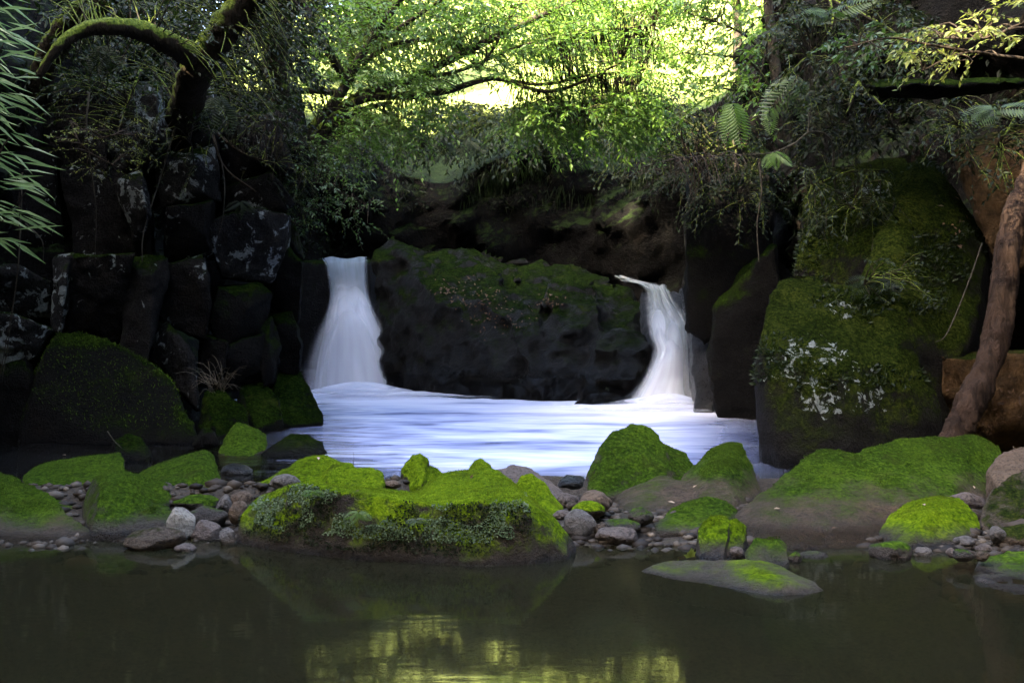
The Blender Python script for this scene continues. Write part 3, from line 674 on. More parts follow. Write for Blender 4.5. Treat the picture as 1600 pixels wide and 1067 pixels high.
# rocks standing in the dark upper water at left
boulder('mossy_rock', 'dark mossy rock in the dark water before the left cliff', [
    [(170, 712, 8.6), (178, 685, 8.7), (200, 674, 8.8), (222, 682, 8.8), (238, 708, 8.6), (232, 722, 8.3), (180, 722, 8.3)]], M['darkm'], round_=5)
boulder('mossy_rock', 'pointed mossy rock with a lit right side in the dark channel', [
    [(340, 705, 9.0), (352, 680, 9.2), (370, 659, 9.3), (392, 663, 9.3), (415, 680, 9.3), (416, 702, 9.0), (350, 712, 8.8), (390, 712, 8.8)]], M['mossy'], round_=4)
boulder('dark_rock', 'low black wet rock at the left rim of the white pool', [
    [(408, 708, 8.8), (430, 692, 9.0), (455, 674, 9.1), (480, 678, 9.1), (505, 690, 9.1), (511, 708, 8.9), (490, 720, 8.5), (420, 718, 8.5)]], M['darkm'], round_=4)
stone('wet_stone', 'half-drowned wet stone glinting in the dark channel', 345, 396, 724, 748, M['wet'], Y=7.6, seed=71)
stone('mossy_rock', 'little dark rock between the pointed rock and the cliff boulder', 300, 345, 668, 700, M['darkm'], Y=9.1, seed=72, ang=.4)

# ------------------------------------------------------------------ central rock, falls
MID_LEDGES = [[(905, 575, 15.0), (930, 552, 15.2), (985, 556, 15.1), (1010, 575, 14.9), (990, 592, 14.7), (915, 592, 14.75)],
    [(925, 530, 15.3), (960, 512, 15.5), (1005, 520, 15.4), (1018, 540, 15.1), (985, 552, 15.0), (930, 548, 15.1)],
    [(895, 632, 14.5), (905, 604, 14.8), (950, 588, 15.0), (1000, 598, 14.8), (1005, 632, 14.45), (940, 638, 14.3)],
    [(690, 415, 17.0), (735, 400, 17.3), (790, 420, 17.0), (795, 450, 16.6), (740, 455, 16.4), (705, 440, 16.6)],
    [(745, 465, 16.2), (800, 445, 16.7), (850, 455, 16.6), (845, 495, 16.0), (800, 505, 15.8)],
    [(800, 412, 17.5), (850, 408, 17.6), (875, 430, 17.2), (850, 450, 16.8), (805, 440, 16.9)],
    [(850, 505, 15.9), (895, 485, 16.1), (925, 505, 15.8), (905, 540, 15.5), (860, 545, 15.5)],
    [(935, 455, 16.6), (985, 450, 16.7), (1012, 480, 16.2), (975, 505, 15.9), (940, 490, 16.1)],
    [(800, 520, 15.7), (838, 500, 15.9), (858, 560, 15.4), (850, 620, 15.0), (825, 600, 15.2)],
    [(615, 385, 17.2), (650, 392, 17.1), (700, 440, 16.6), (720, 480, 16.2), (680, 470, 16.3), (635, 425, 16.9)],
    [(850, 445, 16.4), (880, 425, 16.6), (930, 435, 16.5), (935, 465, 16.1), (870, 475, 16.0)],
    [(860, 490, 15.9), (890, 470, 16.1), (935, 478, 15.9), (940, 510, 15.6), (870, 520, 15.6)]]
MID_LEDGES = [[(600, 640, 16.6), (700, 645, 15.7), (842, 645, 15.1), (990, 645, 14.9), (1000, 560, 16.4), (600, 500, 17.6), (620, 640, 18.5), (990, 640, 18.0), (760, 420, 18.2)]] + [l + [(x, y + 6, Y + .8) for x, y, Y in l] for l in MID_LEDGES]
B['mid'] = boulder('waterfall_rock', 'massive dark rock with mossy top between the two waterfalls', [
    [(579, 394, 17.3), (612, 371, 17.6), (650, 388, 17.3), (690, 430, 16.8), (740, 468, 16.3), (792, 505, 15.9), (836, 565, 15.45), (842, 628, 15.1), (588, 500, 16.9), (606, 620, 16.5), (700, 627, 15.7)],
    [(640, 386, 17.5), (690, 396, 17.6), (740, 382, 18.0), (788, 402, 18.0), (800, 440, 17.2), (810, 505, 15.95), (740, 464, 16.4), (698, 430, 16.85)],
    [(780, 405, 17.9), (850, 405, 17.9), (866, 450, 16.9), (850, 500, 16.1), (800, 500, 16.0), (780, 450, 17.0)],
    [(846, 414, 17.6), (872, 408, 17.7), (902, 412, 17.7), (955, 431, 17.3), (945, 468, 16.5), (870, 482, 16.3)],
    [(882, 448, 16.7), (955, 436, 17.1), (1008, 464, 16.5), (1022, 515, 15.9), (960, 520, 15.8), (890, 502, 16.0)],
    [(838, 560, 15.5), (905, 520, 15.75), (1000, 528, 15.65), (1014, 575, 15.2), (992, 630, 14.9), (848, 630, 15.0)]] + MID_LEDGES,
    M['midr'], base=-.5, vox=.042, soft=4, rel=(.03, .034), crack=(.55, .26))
def sheet(name, rows, mat, parent, bulge=.2, ncol=28, nrow=46, dY=0.0, widen=1.0):
    rows = np.array(rows, float)
    Rr = catmull([r for r in rows], nrow)
    V, UV = [], []
    for r, (py, xl, xr, Y) in enumerate(Rr):
        c = (xl + xr) / 2; hw = (xr - xl) / 2 * widen
        for k in range(ncol + 1):
            u = k / ncol; a = (u - .5) * 2
            yy = Y + dY + bulge * (a * a) * min(1, .35 + r / nrow)
            p = at(c + a * hw, py, Y); V.append((p.x, yy, p.z + .05 * mn.noise((u * 4.3 + dY * 7, r * .13, 1.7)))); UV.append((u, r / nrow))
    n = ncol + 1
    i = np.arange(nrow)[:, None] * n + np.arange(ncol)[None]
    f = np.stack([i, i + 1, i + n + 1, i + n], -1).reshape(-1, 4)
    return new_obj(name, np_mesh(name, V, f, uvs=UV), parent, mat)
def mist(name, cx, y, w, d, h, mat, parent):
    V, UV = [], []; nr, na = 14, 40
    for i in range(nr + 1):
        q = i / nr
        for j in range(na):
            a = j / na * 2 * math.pi
            V.append((cx + math.cos(a) * q * w, y + math.sin(a) * q * d, ZU + .02 + h * (1 - q * q) ** 2 * (1 + .1 * math.sin(3 * a)))); UV.append((.5, 1 - q))
    f = [[i * na + j, i * na + (j + 1) % na, (i + 1) * na + (j + 1) % na, (i + 1) * na + j] for i in range(nr) for j in range(na)]
    return new_obj(name, np_mesh(name, V, f, uvs=UV), parent, mat)
fm_core = fall_mat('falling_water_core', .95, .30, top=.45, streak=4, contrast=.22)
fm_core2 = fall_mat('falling_water_heart', .85, .5, top=.6, streak=3, contrast=.15)
fm_mid = fall_mat('falling_water_veil', .65, .5, top=.55, streak=7, contrast=.45)
fm_out = fall_mat('falling_water_spray', .55, .5, top=.7, streak=4, contrast=.35)
fm_lip = fall_mat('falling_water_lip', .72, .12, tint=(.30, .35, .40), streak=8, contrast=.3)
fm_mist = fall_mat('spray_mist', .7, .5, tint=(.72, .74, .84), top=.85, streak=3, contrast=.2)
lf = bpy.data.objects.new('waterfall', None); COL.objects.link(lf)
tag(lf, 'straight silky waterfall on the left, dropping over a square lip', 'waterfall', 'waterfalls')
LF = [(407, 503, 575, 17.5), (425, 508, 575, 17.3), (470, 514, 576, 17.2), (500, 505, 586, 17.1), (555, 494, 604, 17.0), (612, 486, 622, 16.95)]
sheet('lip_water', [(403, 500, 577, 18.1), (406, 502, 576, 17.6), (412, 505, 575, 17.4), (430, 509, 575, 17.28), (455, 512, 576, 17.22), (500, 506, 588, 17.12)], fm_lip, lf, .04)
PROF = [(412, 505, 576), (440, 511, 576), (465, 511, 579), (490, 503, 590), (520, 491, 607), (560, 478, 626), (618, 466, 648)]
def veil(name, a, b, dY, mat, grow=1.0):
    rows = []
    for py, l, r in PROF:
        c = (l + r) / 2; hw = (r - l) / 2; k = 1 + (grow - 1) * max(0, (py - 470) / 148)
        rows.append((py, c + (a * 2 - 1) * hw * k, c + (b * 2 - 1) * hw * k, 17.28 - .45 * max(0, (py - 412) / 206) ** .7 + dY))
    sheet(name, rows, mat, lf, .22)
veil('water_curtain', .0, 1.0, .0, fm_core); veil('water_curtain', .10, .72, -.10, fm_core2); veil('water_curtain', .45, 1.0, -.06, fm_mid)
veil('water_curtain', -.02, .5, -.08, fm_mid); veil('spray_veil', .0, 1.0, -.15, fm_out, 1.35); veil('spray_veil', .0, 1.0, -.25, fm_out, 1.12)
cxl = at(556, 610, 16.7).x
mist('foam_mound', cxl + .2, 16.4, 1.7, 1.3, .12, fm_mist, lf); mist('foam_mound', cxl + .1, 16.4, 1.2, .9, .18, fm_mist, lf)
mist('foam_mound', cxl + .9, 16.0, 2.4, 1.1, .06, fm_mist, lf)
rf = bpy.data.objects.new('waterfall', None); COL.objects.link(rf)
tag(rf, 'twisting stepped waterfall on the right, grey chute above white drop', 'waterfall', 'waterfalls')
fm_chute = fall_mat('grey_chute_water', .72, .28, tint=(.36, .37, .34), streak=5, contrast=.55)
RP = [(446, 1006, 1043, 15.85), (468, 1007, 1057, 15.55), (498, 1008, 1079, 15.25), (524, 1014, 1082, 15.02), (548, 1022, 1083, 14.86), (575, 1013, 1086, 14.7), (605, 996, 1090, 14.52), (642, 966, 1104, 14.36)]
def rveil(name, a, b, dY, mat, lo=0, grow=1.0):
    rows = []
    for py, l, r, Y in RP[lo:]:
        c = (l + r) / 2; hw = (r - l) / 2; k = 1 + (grow - 1) * max(0, (py - 540) / 100)
        rows.append((py, c + (a * 2 - 1) * hw * k, c + (b * 2 - 1) * hw * k, Y + dY))
    sheet(name, rows, mat, rf, .16)
sheet('shelf_water', [(432, 958, 972, 16.9), (438, 974, 996, 16.5), (443, 994, 1026, 16.15), (452, 1006, 1043, 15.8)], fm_chute, rf, .03, nrow=20)
rveil('chute_water', 0, 1, 0, fm_chute); rveil('chute_water', .25, .95, -.06, fm_chute)
rveil('water_curtain', 0, 1, -.05, fm_core); rveil('water_curtain', .25, .9, -.1, fm_core2); rveil('water_curtain', .0, .55, -.08, fm_mid); rveil('spray_veil', 0, 1, -.14, fm_out, 0, 1.3)
cxr = at(1040, 630, 14.2).x
mist('foam_mound', cxr, 14.0, 1.2, .9, .12, fm_mist, rf); mist('foam_mound', cxr, 13.9, .8, .6, .16, fm_mist, rf)
mist('foam_mound', cxr - .3, 13.5, 1.9, .9, .05, fm_mist, rf)
# ledge that carries the left fall
boulder('fall_ledge', 'dark rock ledge behind the lip of the left waterfall', [
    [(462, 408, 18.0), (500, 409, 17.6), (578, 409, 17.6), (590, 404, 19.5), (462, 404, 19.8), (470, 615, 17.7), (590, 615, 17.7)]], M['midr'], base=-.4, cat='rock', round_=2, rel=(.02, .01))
boulder('chute_rock', 'wet black rocks beside and behind the right waterfall', [
    [(1000, 452, 16.2), (1060, 455, 16.0), (1085, 500, 15.6), (1090, 640, 15.0), (1000, 640, 15.2), (1020, 540, 15.3)],
    [(1076, 560, 14.9), (1115, 545, 14.9), (1118, 600, 14.6), (1082, 610, 14.6), (1110, 640, 14.4), (1085, 645, 14.4)]], M['wet'], base=-.4, cat='rock', round_=3, rel=(.05, .03))
boulder('chute_rock', 'wet glinting black rock right of the chute, under the dark right wall', [
    [(1062, 450, 16.0), (1078, 445, 16.0), (1085, 480, 15.6), (1070, 495, 15.5), (1090, 520, 15.3)]], M['wet'], base=-.4, cat='rock', round_=3, rel=(.05, .03))

# ------------------------------------------------------------------ left cliff blocks
def block(poly, Y, mat, depth=.9, label=None, parent=gorge, rel=(.035, .02), lean=0.0, **kw):
    """a jointed block: outline of its front face (photo pixels) at distance Y, running back into the wall"""
    front = [(x, y, Y + lean * (i % 2)) for i, (x, y) in enumerate(poly)]
    cx = sum(p[0] for p in poly) / len(poly); cyy = sum(p[1] for p in poly) / len(poly)
    poly = [(cx + (x - cx) * 1.14 + random.uniform(-7, 7), cyy + (y - cyy) * 1.14 + random.uniform(-7, 7)) for x, y in poly]
    tx, ty = random.uniform(-.004, .004), random.uniform(-.0015, .003)
    front = [(x, y, Y + tx * (x - cx) + ty * (y - cyy) + random.uniform(-.1, .1)) for x, y in poly]
    rx, ry = cx + random.uniform(-18, 18), cyy + random.uniform(-25, 10)
    front += [(rx + (x - cx) * .3, ry + (y - cyy) * .5, Y - .16) for x, y in poly[:3]]
    back = [(x, y, Y + depth) for x, y in poly]
    return boulder('stone', label, [front + back], mat, base=None, parent=parent, round_=kw.pop('round_', 1), rel=rel, res=kw.pop('res', 40), crack=(.6, .10))
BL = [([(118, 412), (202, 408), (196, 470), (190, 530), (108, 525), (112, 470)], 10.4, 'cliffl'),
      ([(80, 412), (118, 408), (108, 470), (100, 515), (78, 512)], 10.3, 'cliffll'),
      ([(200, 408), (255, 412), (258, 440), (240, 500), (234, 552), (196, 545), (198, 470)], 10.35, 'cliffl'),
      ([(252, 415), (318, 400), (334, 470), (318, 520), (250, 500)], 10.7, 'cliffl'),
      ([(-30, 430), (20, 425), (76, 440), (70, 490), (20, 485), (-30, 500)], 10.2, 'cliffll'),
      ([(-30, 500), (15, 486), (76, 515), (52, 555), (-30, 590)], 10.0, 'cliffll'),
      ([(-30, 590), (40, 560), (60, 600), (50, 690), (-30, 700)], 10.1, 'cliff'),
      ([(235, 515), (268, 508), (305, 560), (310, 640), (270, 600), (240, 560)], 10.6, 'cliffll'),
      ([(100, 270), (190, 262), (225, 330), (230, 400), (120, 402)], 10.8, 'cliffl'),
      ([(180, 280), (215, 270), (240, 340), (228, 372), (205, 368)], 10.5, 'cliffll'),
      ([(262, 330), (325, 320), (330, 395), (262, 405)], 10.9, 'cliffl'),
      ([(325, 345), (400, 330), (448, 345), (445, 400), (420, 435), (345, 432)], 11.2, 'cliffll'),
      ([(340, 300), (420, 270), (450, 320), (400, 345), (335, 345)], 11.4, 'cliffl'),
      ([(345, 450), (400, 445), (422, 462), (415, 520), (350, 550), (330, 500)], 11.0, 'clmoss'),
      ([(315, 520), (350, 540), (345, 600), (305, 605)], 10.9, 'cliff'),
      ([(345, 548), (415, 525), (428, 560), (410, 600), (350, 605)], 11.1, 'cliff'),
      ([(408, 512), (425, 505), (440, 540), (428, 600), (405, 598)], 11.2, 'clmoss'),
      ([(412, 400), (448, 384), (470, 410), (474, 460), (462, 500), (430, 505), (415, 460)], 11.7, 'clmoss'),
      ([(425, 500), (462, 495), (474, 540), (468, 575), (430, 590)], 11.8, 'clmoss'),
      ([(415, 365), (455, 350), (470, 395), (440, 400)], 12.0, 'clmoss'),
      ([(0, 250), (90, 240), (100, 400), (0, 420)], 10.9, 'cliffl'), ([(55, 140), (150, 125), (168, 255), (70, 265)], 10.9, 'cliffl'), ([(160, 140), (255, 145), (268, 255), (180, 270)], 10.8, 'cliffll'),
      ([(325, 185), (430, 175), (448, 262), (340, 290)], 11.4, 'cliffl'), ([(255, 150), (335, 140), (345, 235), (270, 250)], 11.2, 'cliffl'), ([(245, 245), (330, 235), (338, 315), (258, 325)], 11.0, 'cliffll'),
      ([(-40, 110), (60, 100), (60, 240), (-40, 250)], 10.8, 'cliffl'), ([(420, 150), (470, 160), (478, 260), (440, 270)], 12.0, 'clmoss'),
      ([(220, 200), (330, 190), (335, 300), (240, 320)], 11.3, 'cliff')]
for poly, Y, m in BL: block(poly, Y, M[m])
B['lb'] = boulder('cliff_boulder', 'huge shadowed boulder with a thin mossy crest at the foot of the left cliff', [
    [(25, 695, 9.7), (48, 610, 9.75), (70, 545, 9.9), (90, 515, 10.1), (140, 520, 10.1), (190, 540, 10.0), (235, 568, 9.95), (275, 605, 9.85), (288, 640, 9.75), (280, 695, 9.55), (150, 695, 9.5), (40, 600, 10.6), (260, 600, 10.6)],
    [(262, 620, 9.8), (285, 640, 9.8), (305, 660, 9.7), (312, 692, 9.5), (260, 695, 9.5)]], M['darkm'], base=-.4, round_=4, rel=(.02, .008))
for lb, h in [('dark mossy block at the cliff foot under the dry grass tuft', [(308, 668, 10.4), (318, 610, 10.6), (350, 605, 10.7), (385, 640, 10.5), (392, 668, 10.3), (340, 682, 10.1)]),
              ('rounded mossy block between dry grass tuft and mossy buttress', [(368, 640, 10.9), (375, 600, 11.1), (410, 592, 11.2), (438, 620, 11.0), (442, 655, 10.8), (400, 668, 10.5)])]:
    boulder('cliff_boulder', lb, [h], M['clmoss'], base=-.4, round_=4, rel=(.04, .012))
boulder('cliff_boulder', 'mossy buttress foot standing at the rim of the white pool', [
    [(420, 600, 11.8), (430, 575, 11.9), (465, 570, 12.0), (470, 600, 11.8), (490, 625, 11.7), (506, 645, 11.6), (505, 660, 11.4), (440, 664, 11.1), (430, 640, 11.2)]], M['clmoss'], base=-.4, round_=3, rel=(.04, .012))

# ------------------------------------------------------------------ right cliff
B['rb'] = boulder('cliff_boulder', 'giant mossy boulder with white lichen spots at the right', [
    [(1214, 742, 7.9), (1206, 650, 8.1), (1188, 585, 8.3), (1183, 520, 8.5), (1190, 470, 8.8), (1225, 425, 9.2), (1260, 412, 9.4), (1320, 430, 9.2), (1330, 480, 8.7), (1250, 560, 8.1), (1280, 640, 7.9), (1330, 720, 7.8), (1440, 720, 8.0), (1400, 560, 8.2), (1480, 600, 8.3), (1490, 700, 8.2)],
    [(1330, 440, 9.2), (1370, 350, 9.7), (1395, 320, 9.9), (1430, 228, 10.6), (1456, 235, 10.6), (1500, 300, 10.3), (1547, 365, 10.0), (1545, 470, 9.3), (1500, 560, 8.7), (1400, 540, 8.4), (1340, 520, 8.5)],
    [(1255, 262, 10.9), (1330, 252, 10.9), (1430, 230, 10.8), (1395, 330, 10.1), (1250, 330, 10.8), (1240, 410, 10.3), (1360, 400, 9.8)]],
    M['bigr'], base=-.4, vox=.045, soft=16, rel=(.035, .010), crack=(1.1, .20))
block([(1078, 250), (1140, 240), (1200, 250), (1205, 420), (1130, 470), (1100, 520), (1074, 500)], 12.9, M['clmoss'], 1.2, label=None, round_=4)
block([(1115, 490), (1160, 440), (1210, 400), (1220, 560), (1210, 650), (1120, 645), (1112, 560)], 12.0, M['clmoss'], 1.5, label=None, round_=4)
block([(1080, 500), (1112, 520), (1112, 645), (1085, 645)], 13.2, M['wet'], 1.2, label=None)
block([(1480, 570), (1640, 560), (1660, 700), (1480, 700)], 8.7, M['earth'], 1.0, label=None, round_=6)
block([(1500, 240), (1660, 200), (1680, 400), (1560, 420)], 9.6, M['earth'], 1.2, label=None, round_=6)
block([(1370, 130), (1620, 122), (1640, 140), (1480, 146), (1380, 140)], 9.4, M['clmoss'], .8, label=None, round_=4)

# ------------------------------------------------------------------ trunk on the right
def single_tube(name, pts_px, r0, r1, mat, label, cat, sides=12, rough=.06, group=None, n=60):
    tb = Tubes(); P = [at(*p) for p in pts_px]
    tb.add([tuple(p) for p in P], r0, r1, sides, n, rough)
    me = tb.mesh(name); loc = recentre(me)
    o = new_obj(name, me, None, mat, loc); tag(o, label, cat, group); return o
dead = bpy.data.objects.new('bare_tree', None); COL.objects.link(dead); dead.location = at(1485, 690, 7.6)
tag(dead, 'leaning brown tree trunk with peeling bark at the right edge', 'tree')
tk = single_tube('trunk', [(1485, 700, 7.65), (1512, 640, 7.75), (1545, 565, 7.9), (1562, 490, 8.0), (1572, 420, 8.05), (1585, 345, 8.15), (1612, 270, 8.3), (1650, 180, 8.5)], .112, .08, BARK['log'], None, None, 30, .05, n=170)
for v in tk.data.vertices:
    q = v.co; w = mn.noise((q.x * 16, q.y * 16, q.z * 3.0)) * .035 + mn.noise((q.x * 5, q.y * 5, q.z * 2)) * .035
    v.co = q + v.normal * w
tk.location -= dead.location; tk.parent = dead

# ------------------------------------------------------------------ foliage machinery
def in_poly(x, y, poly):
    r = False; j = len(poly) - 1
    for i in range(len(poly)):
        xi, yi = poly[i]; xj, yj = poly[j]
        if (yi > y) != (yj > y) and x < (xj - xi) * (y - yi) / (yj - yi) + xi: r = not r
        j = i
    return r
def sample_poly(poly, n):
    xs = [p[0] for p in poly]; ys = [p[1] for p in poly]; out = []
    while len(out) < n:
        x, y = random.uniform(min(xs), max(xs)), random.uniform(min(ys), max(ys))
        if in_poly(x, y, poly): out.append((x, y))
    return out
def spray(P0, d, length, k, size, droop=.35, flat=.8, narrow=.42):
    """leaves on both sides of a twig; returns leaf arrays and the twig line"""
    d = unit(np.array(d, float)); side = unit(np.cross(d, [0, 0, 1.0]) + 1e-3); P, D, N, L = [], [], [], []
    line = []
    for i in range(k):
        t = (i + .5) / k; p = P0 + d * length * t + np.array([0, 0, -droop * length * t * t])
        line.append(p)
        s = 1 if i % 2 else -1
        dd = d * .55 + side * s * .8 + np.array([0, 0, -.25 - droop * t]) + RNG.normal(0, .38, 3)
        nn = np.array([0, -.25, 1.0]) + RNG.normal(0, 1.35 - flat, 3) + side * s * .25
        P.append(p); D.append(dd); N.append(nn); L.append(size * RNG.uniform(.65, 1.25))
    return P, D, N, L, narrow, line
class Plant:
    """a woody plant: stems as tubes, twigs to the sprays, leaves as one crown plus its largest leaves one by one"""
    def __init__(s, name, label, cat, base, group=None):
        s.o = bpy.data.objects.new(name, None); COL.objects.link(s.o); s.o.location = base; s.base = np.array(base)
        tag(s.o, label, cat, group); s.nodes = []; s.P, s.D, s.N, s.L = [], [], [], []; s.tw = Tubes(); s.has_tw = False
    def stems(s, lines, mat, name='branch', sides=8, rough=.05):
        for pts, r0, r1 in lines:
            tb = Tubes(); C = tb.add([tuple(at(*p)) for p in pts], r0, r1, sides, max(14, len(pts) * 8), rough)
            me = tb.mesh(name); V = np.empty(len(me.vertices) * 3, np.float32); me.vertices.foreach_get('co', V)
            me.vertices.foreach_set('co', (V.reshape(-1, 3) - s.base).astype(np.float32).ravel()); me.update()
            new_obj(name, me, s.o, mat); s.nodes += list(C)
    def sprays(s, poly, n, Y0, Y1, length=.35, k=11, size=.07, droop=.35, narrow=.42, lead=(0.6, 0, 0), connect=.9, flat=.8):
        nd = np.array(s.nodes) if s.nodes else None
        for px, py in sample_poly(poly, n):
            Y = random.uniform(Y0, Y1); p = np.array(at(px, py, Y))
            d = RNG.normal(0, .55, 3) + np.array(lead); d[2] *= .4
            if nd is not None:
                q = nd[np.argmin(((nd - p) ** 2).sum(1))]; v = p - q; dist = np.linalg.norm(v)
                d = d + v / (dist + 1e-6) * .7; d[2] *= .6
                if dist < 3 and random.random() < connect:
                    mid = (p + q) / 2 + np.array([0, 0, .12 * dist]) + RNG.normal(0, .05 * dist, 3)
                    s.tw.add([q, mid, p], .006 + .004 * dist, .004, 4, 5); s.has_tw = True
            a = spray(p, d, length * random.uniform(.6, 1.3), k, size, droop, flat, narrow)
            s.P += a[0]; s.D += a[1]; s.N += a[2]; s.L += a[3]; s.nar = narrow
            if len(a[5]) > 2: s.tw.add([a[5][0], a[5][len(a[5]) // 2], a[5][-1]], .004, .002, 3, 2); s.has_tw = True
    def finish(s, mat, twigmat, single=0, crown='crown', leafname='leaf'):
        P = np.array(s.P); D = np.array(s.D); N = np.array(s.N); L = np.array(s.L)
        kp = tunnel_keep(P, SPOTS[:1]); P, D, N, L = P[kp], D[kp], N[kp], L[kp]
        if s.has_tw:
            v = np.concatenate(s.tw.v) - s.base
            o = new_obj('twigs', np_mesh('twigs', v, np.concatenate(s.tw.f)), s.o, twigmat); o['kind'] = 'stuff'
        # the leaves that show largest in the photograph become single leaves
        vis = L / np.maximum(P[:, 1], .5); px = P[:, 0] / P[:, 1] * F + 800; py = HOR - (P[:, 2] - CZ) / P[:, 1] * F
        vis = np.where((px > 5) & (px < 1595) & (py > 5) & (py < 1060), vis, 0)
        order = np.argsort(-vis); one = order[:single]; rest = order[single:]
        if len(rest):
            o = new_obj(crown, leaf_mesh(crown, P[rest], D[rest], N[rest], L[rest], L[rest] * s.nar, s.base), s.o, mat)
            o['kind'] = 'stuff'
        if single:
            me = leaf_mesh('leaf', [[0, 0, 0]], [[1, 0, 0]], [[0, 0, 1]], [1.0], [s.nar]); me.materials.append(mat)
            for i in one:
                d = Vector(D[i]).normalized(); n = Vector(N[i]); sd = n.cross(d).normalized(); n = d.cross(sd)
                o = bpy.data.objects.new(leafname, me); COL.objects.link(o); o.parent = s.o
                from mathutils import Matrix
                m = Matrix((d, sd, n)).transposed().to_4x4(); o.rotation_euler = m.to_euler(); o.scale = (L[i],) * 3
                o.location = Vector(P[i]) - Vector(s.base)
        return s.o

# points to be sunlit by cutting leaves, or kept in shade, with radii
SHADE = [(at(1035, 480, 15.3), .7), (at(1000, 440, 16.2), .6), (at(1040, 600, 14.5), .6), (at(1215, 150, 11.5), .4)]
def tunnel_keep(P, spots):
    """True for leaves that do not stand between the sun and one of the chosen sunlit points"""
    d = np.array(SUN_TRAVEL); keep = np.ones(len(P), bool)
    for c, r in spots:
        v = P - np.array(c); t = v @ d; perp = np.linalg.norm(v - t[:, None] * d, axis=1)
        keep &= ~((t < 0) & (perp < r))
    for c, r in SHADE:
        v = P - np.array(c); t = v @ d; perp = np.linalg.norm(v - t[:, None] * d, axis=1)
        keep |= (t < 0) & (perp < r)
    return keep
SPOTS = [(at(256, 60, 8.85), .28), (at(1530, 60, 7.2), .42), (at(985, 318, 18.8), .12), (at(1028, 350, 18.3), .05), (at(1566, 480, 8.0), -.24), (at(1548, 570, 7.9), -.27), (at(1590, 330, 8.1), -.26), (at(1570, 640, 8.6), -.25),
         (at(850, 60, 13.0), 1.5), (at(950, 110, 13.0), 1.2), (at(900, 180, 12.8), .7), (at(1120, 50, 11.4), .5), (at(640, 30, 13.4), .3)]
# 1 tree that leans over the falls from the left bank
T = Plant('leaning_tree', 'many-stemmed tree leaning over the waterfalls from the left bank, fresh green leaves', 'tree', at(462, 275, 13.0))
T.stems([([(455, 290, 12.9), (478, 240, 13.0), (520, 185, 13.2), (565, 150, 13.4), (640, 125, 13.5), (720, 85, 13.4), (800, 45, 13.2), (900, 0, 13.0), (960, -30, 12.8)], .10, .03),
         ([(448, 285, 13.0), (480, 215, 13.1), (530, 150, 13.2), (560, 95, 13.2), (600, 35, 13.0), (640, -20, 12.8)], .09, .04),
         ([(470, 280, 13.0), (500, 225, 13.1), (545, 180, 13.3), (610, 160, 13.5)], .07, .03),
         ([(520, 172, 13.2), (580, 153, 13.3), (650, 150, 13.3), (700, 142, 13.2), (745, 128, 13.0), (780, 124, 12.9), (850, 143, 12.8), (905, 130, 12.7), (970, 98, 12.6)], .06, .015),
         ([(780, 124, 12.9), (850, 132, 12.8), (920, 118, 12.7), (1000, 112, 12.6)], .03, .01),
         ([(565, 100, 13.2), (620, 68, 13.1), (705, 68, 13.0), (750, 112, 12.9)], .04, .015),
         ([(745, 110, 12.9), (775, 70, 12.9), (800, 15, 12.8)], .025, .01),
         ([(545, 132, 13.2), (500, 60, 13.0), (470, 0, 12.8)], .06, .05),
         ([(530, 145, 13.2), (480, 142, 13.3), (430, 150, 13.4)], .05, .04),
         ([(600, 60, 13.0), (660, 20, 12.9), (720, -20, 12.8)], .04, .015),
         ([(850, 143, 12.8), (880, 165, 12.7), (905, 180, 12.6)], .015, .006),
         ([(640, 125, 13.5), (720, 110, 13.4), (820, 70, 13.2), (920, 50, 13.0), (1020, 40, 12.9)], .03, .01)], BARK['dark'])
T.sprays([(640, -20), (1060, -20), (1050, 80), (1010, 170), (960, 210), (900, 150), (760, 120), (660, 60)], 620, 11.8, 14.8, .75, 22, .085, .22, flat=1.05)
T.sprays([(780, 150), (1000, 130), (1000, 190), (960, 215), (860, 215), (790, 190)], 260, 12.2, 13.8, .55, 16, .09, .45, flat=1.0)
T.sprays([(470, -20), (700, -20), (720, 100), (640, 200), (500, 240), (470, 130)], 560, 12.2, 14.4, .65, 18, .08, .25, flat=1.05)
T.sprays([(480, 170), (660, 150), (760, 170), (700, 190), (560, 250), (490, 280)], 110, 12.6, 13.6, .34, 10, .07, .5)
T.finish(LEAF['bright'], BARK['dark'], 300)
# 2 shrub hanging off the left buttress
S_ = Plant('cliff_shrub', 'small-leaved shrub hanging from the left buttress beside the left waterfall', 'shrub', at(430, 300, 11.9))
S_.stems([([(425, 300, 12.0), (450, 280, 12.0), (490, 285, 12.1), (530, 300, 12.1), (575, 320, 12.1)], .02, .006), ([(430, 300, 12.0), (470, 320, 12.0), (500, 330, 12.0)], .015, .006),
          ([(425, 300, 12.0), (450, 340, 11.9), (470, 355, 11.9)], .015, .006)], BARK['twig'])
S_.sprays([(400, 230), (470, 210), (530, 250), (585, 310), (575, 350), (500, 345), (450, 360), (430, 320)], 150, 11.5, 12.3, .26, 11, .055, .35)
S_.finish(LEAF['mid'], BARK['twig'], 120)
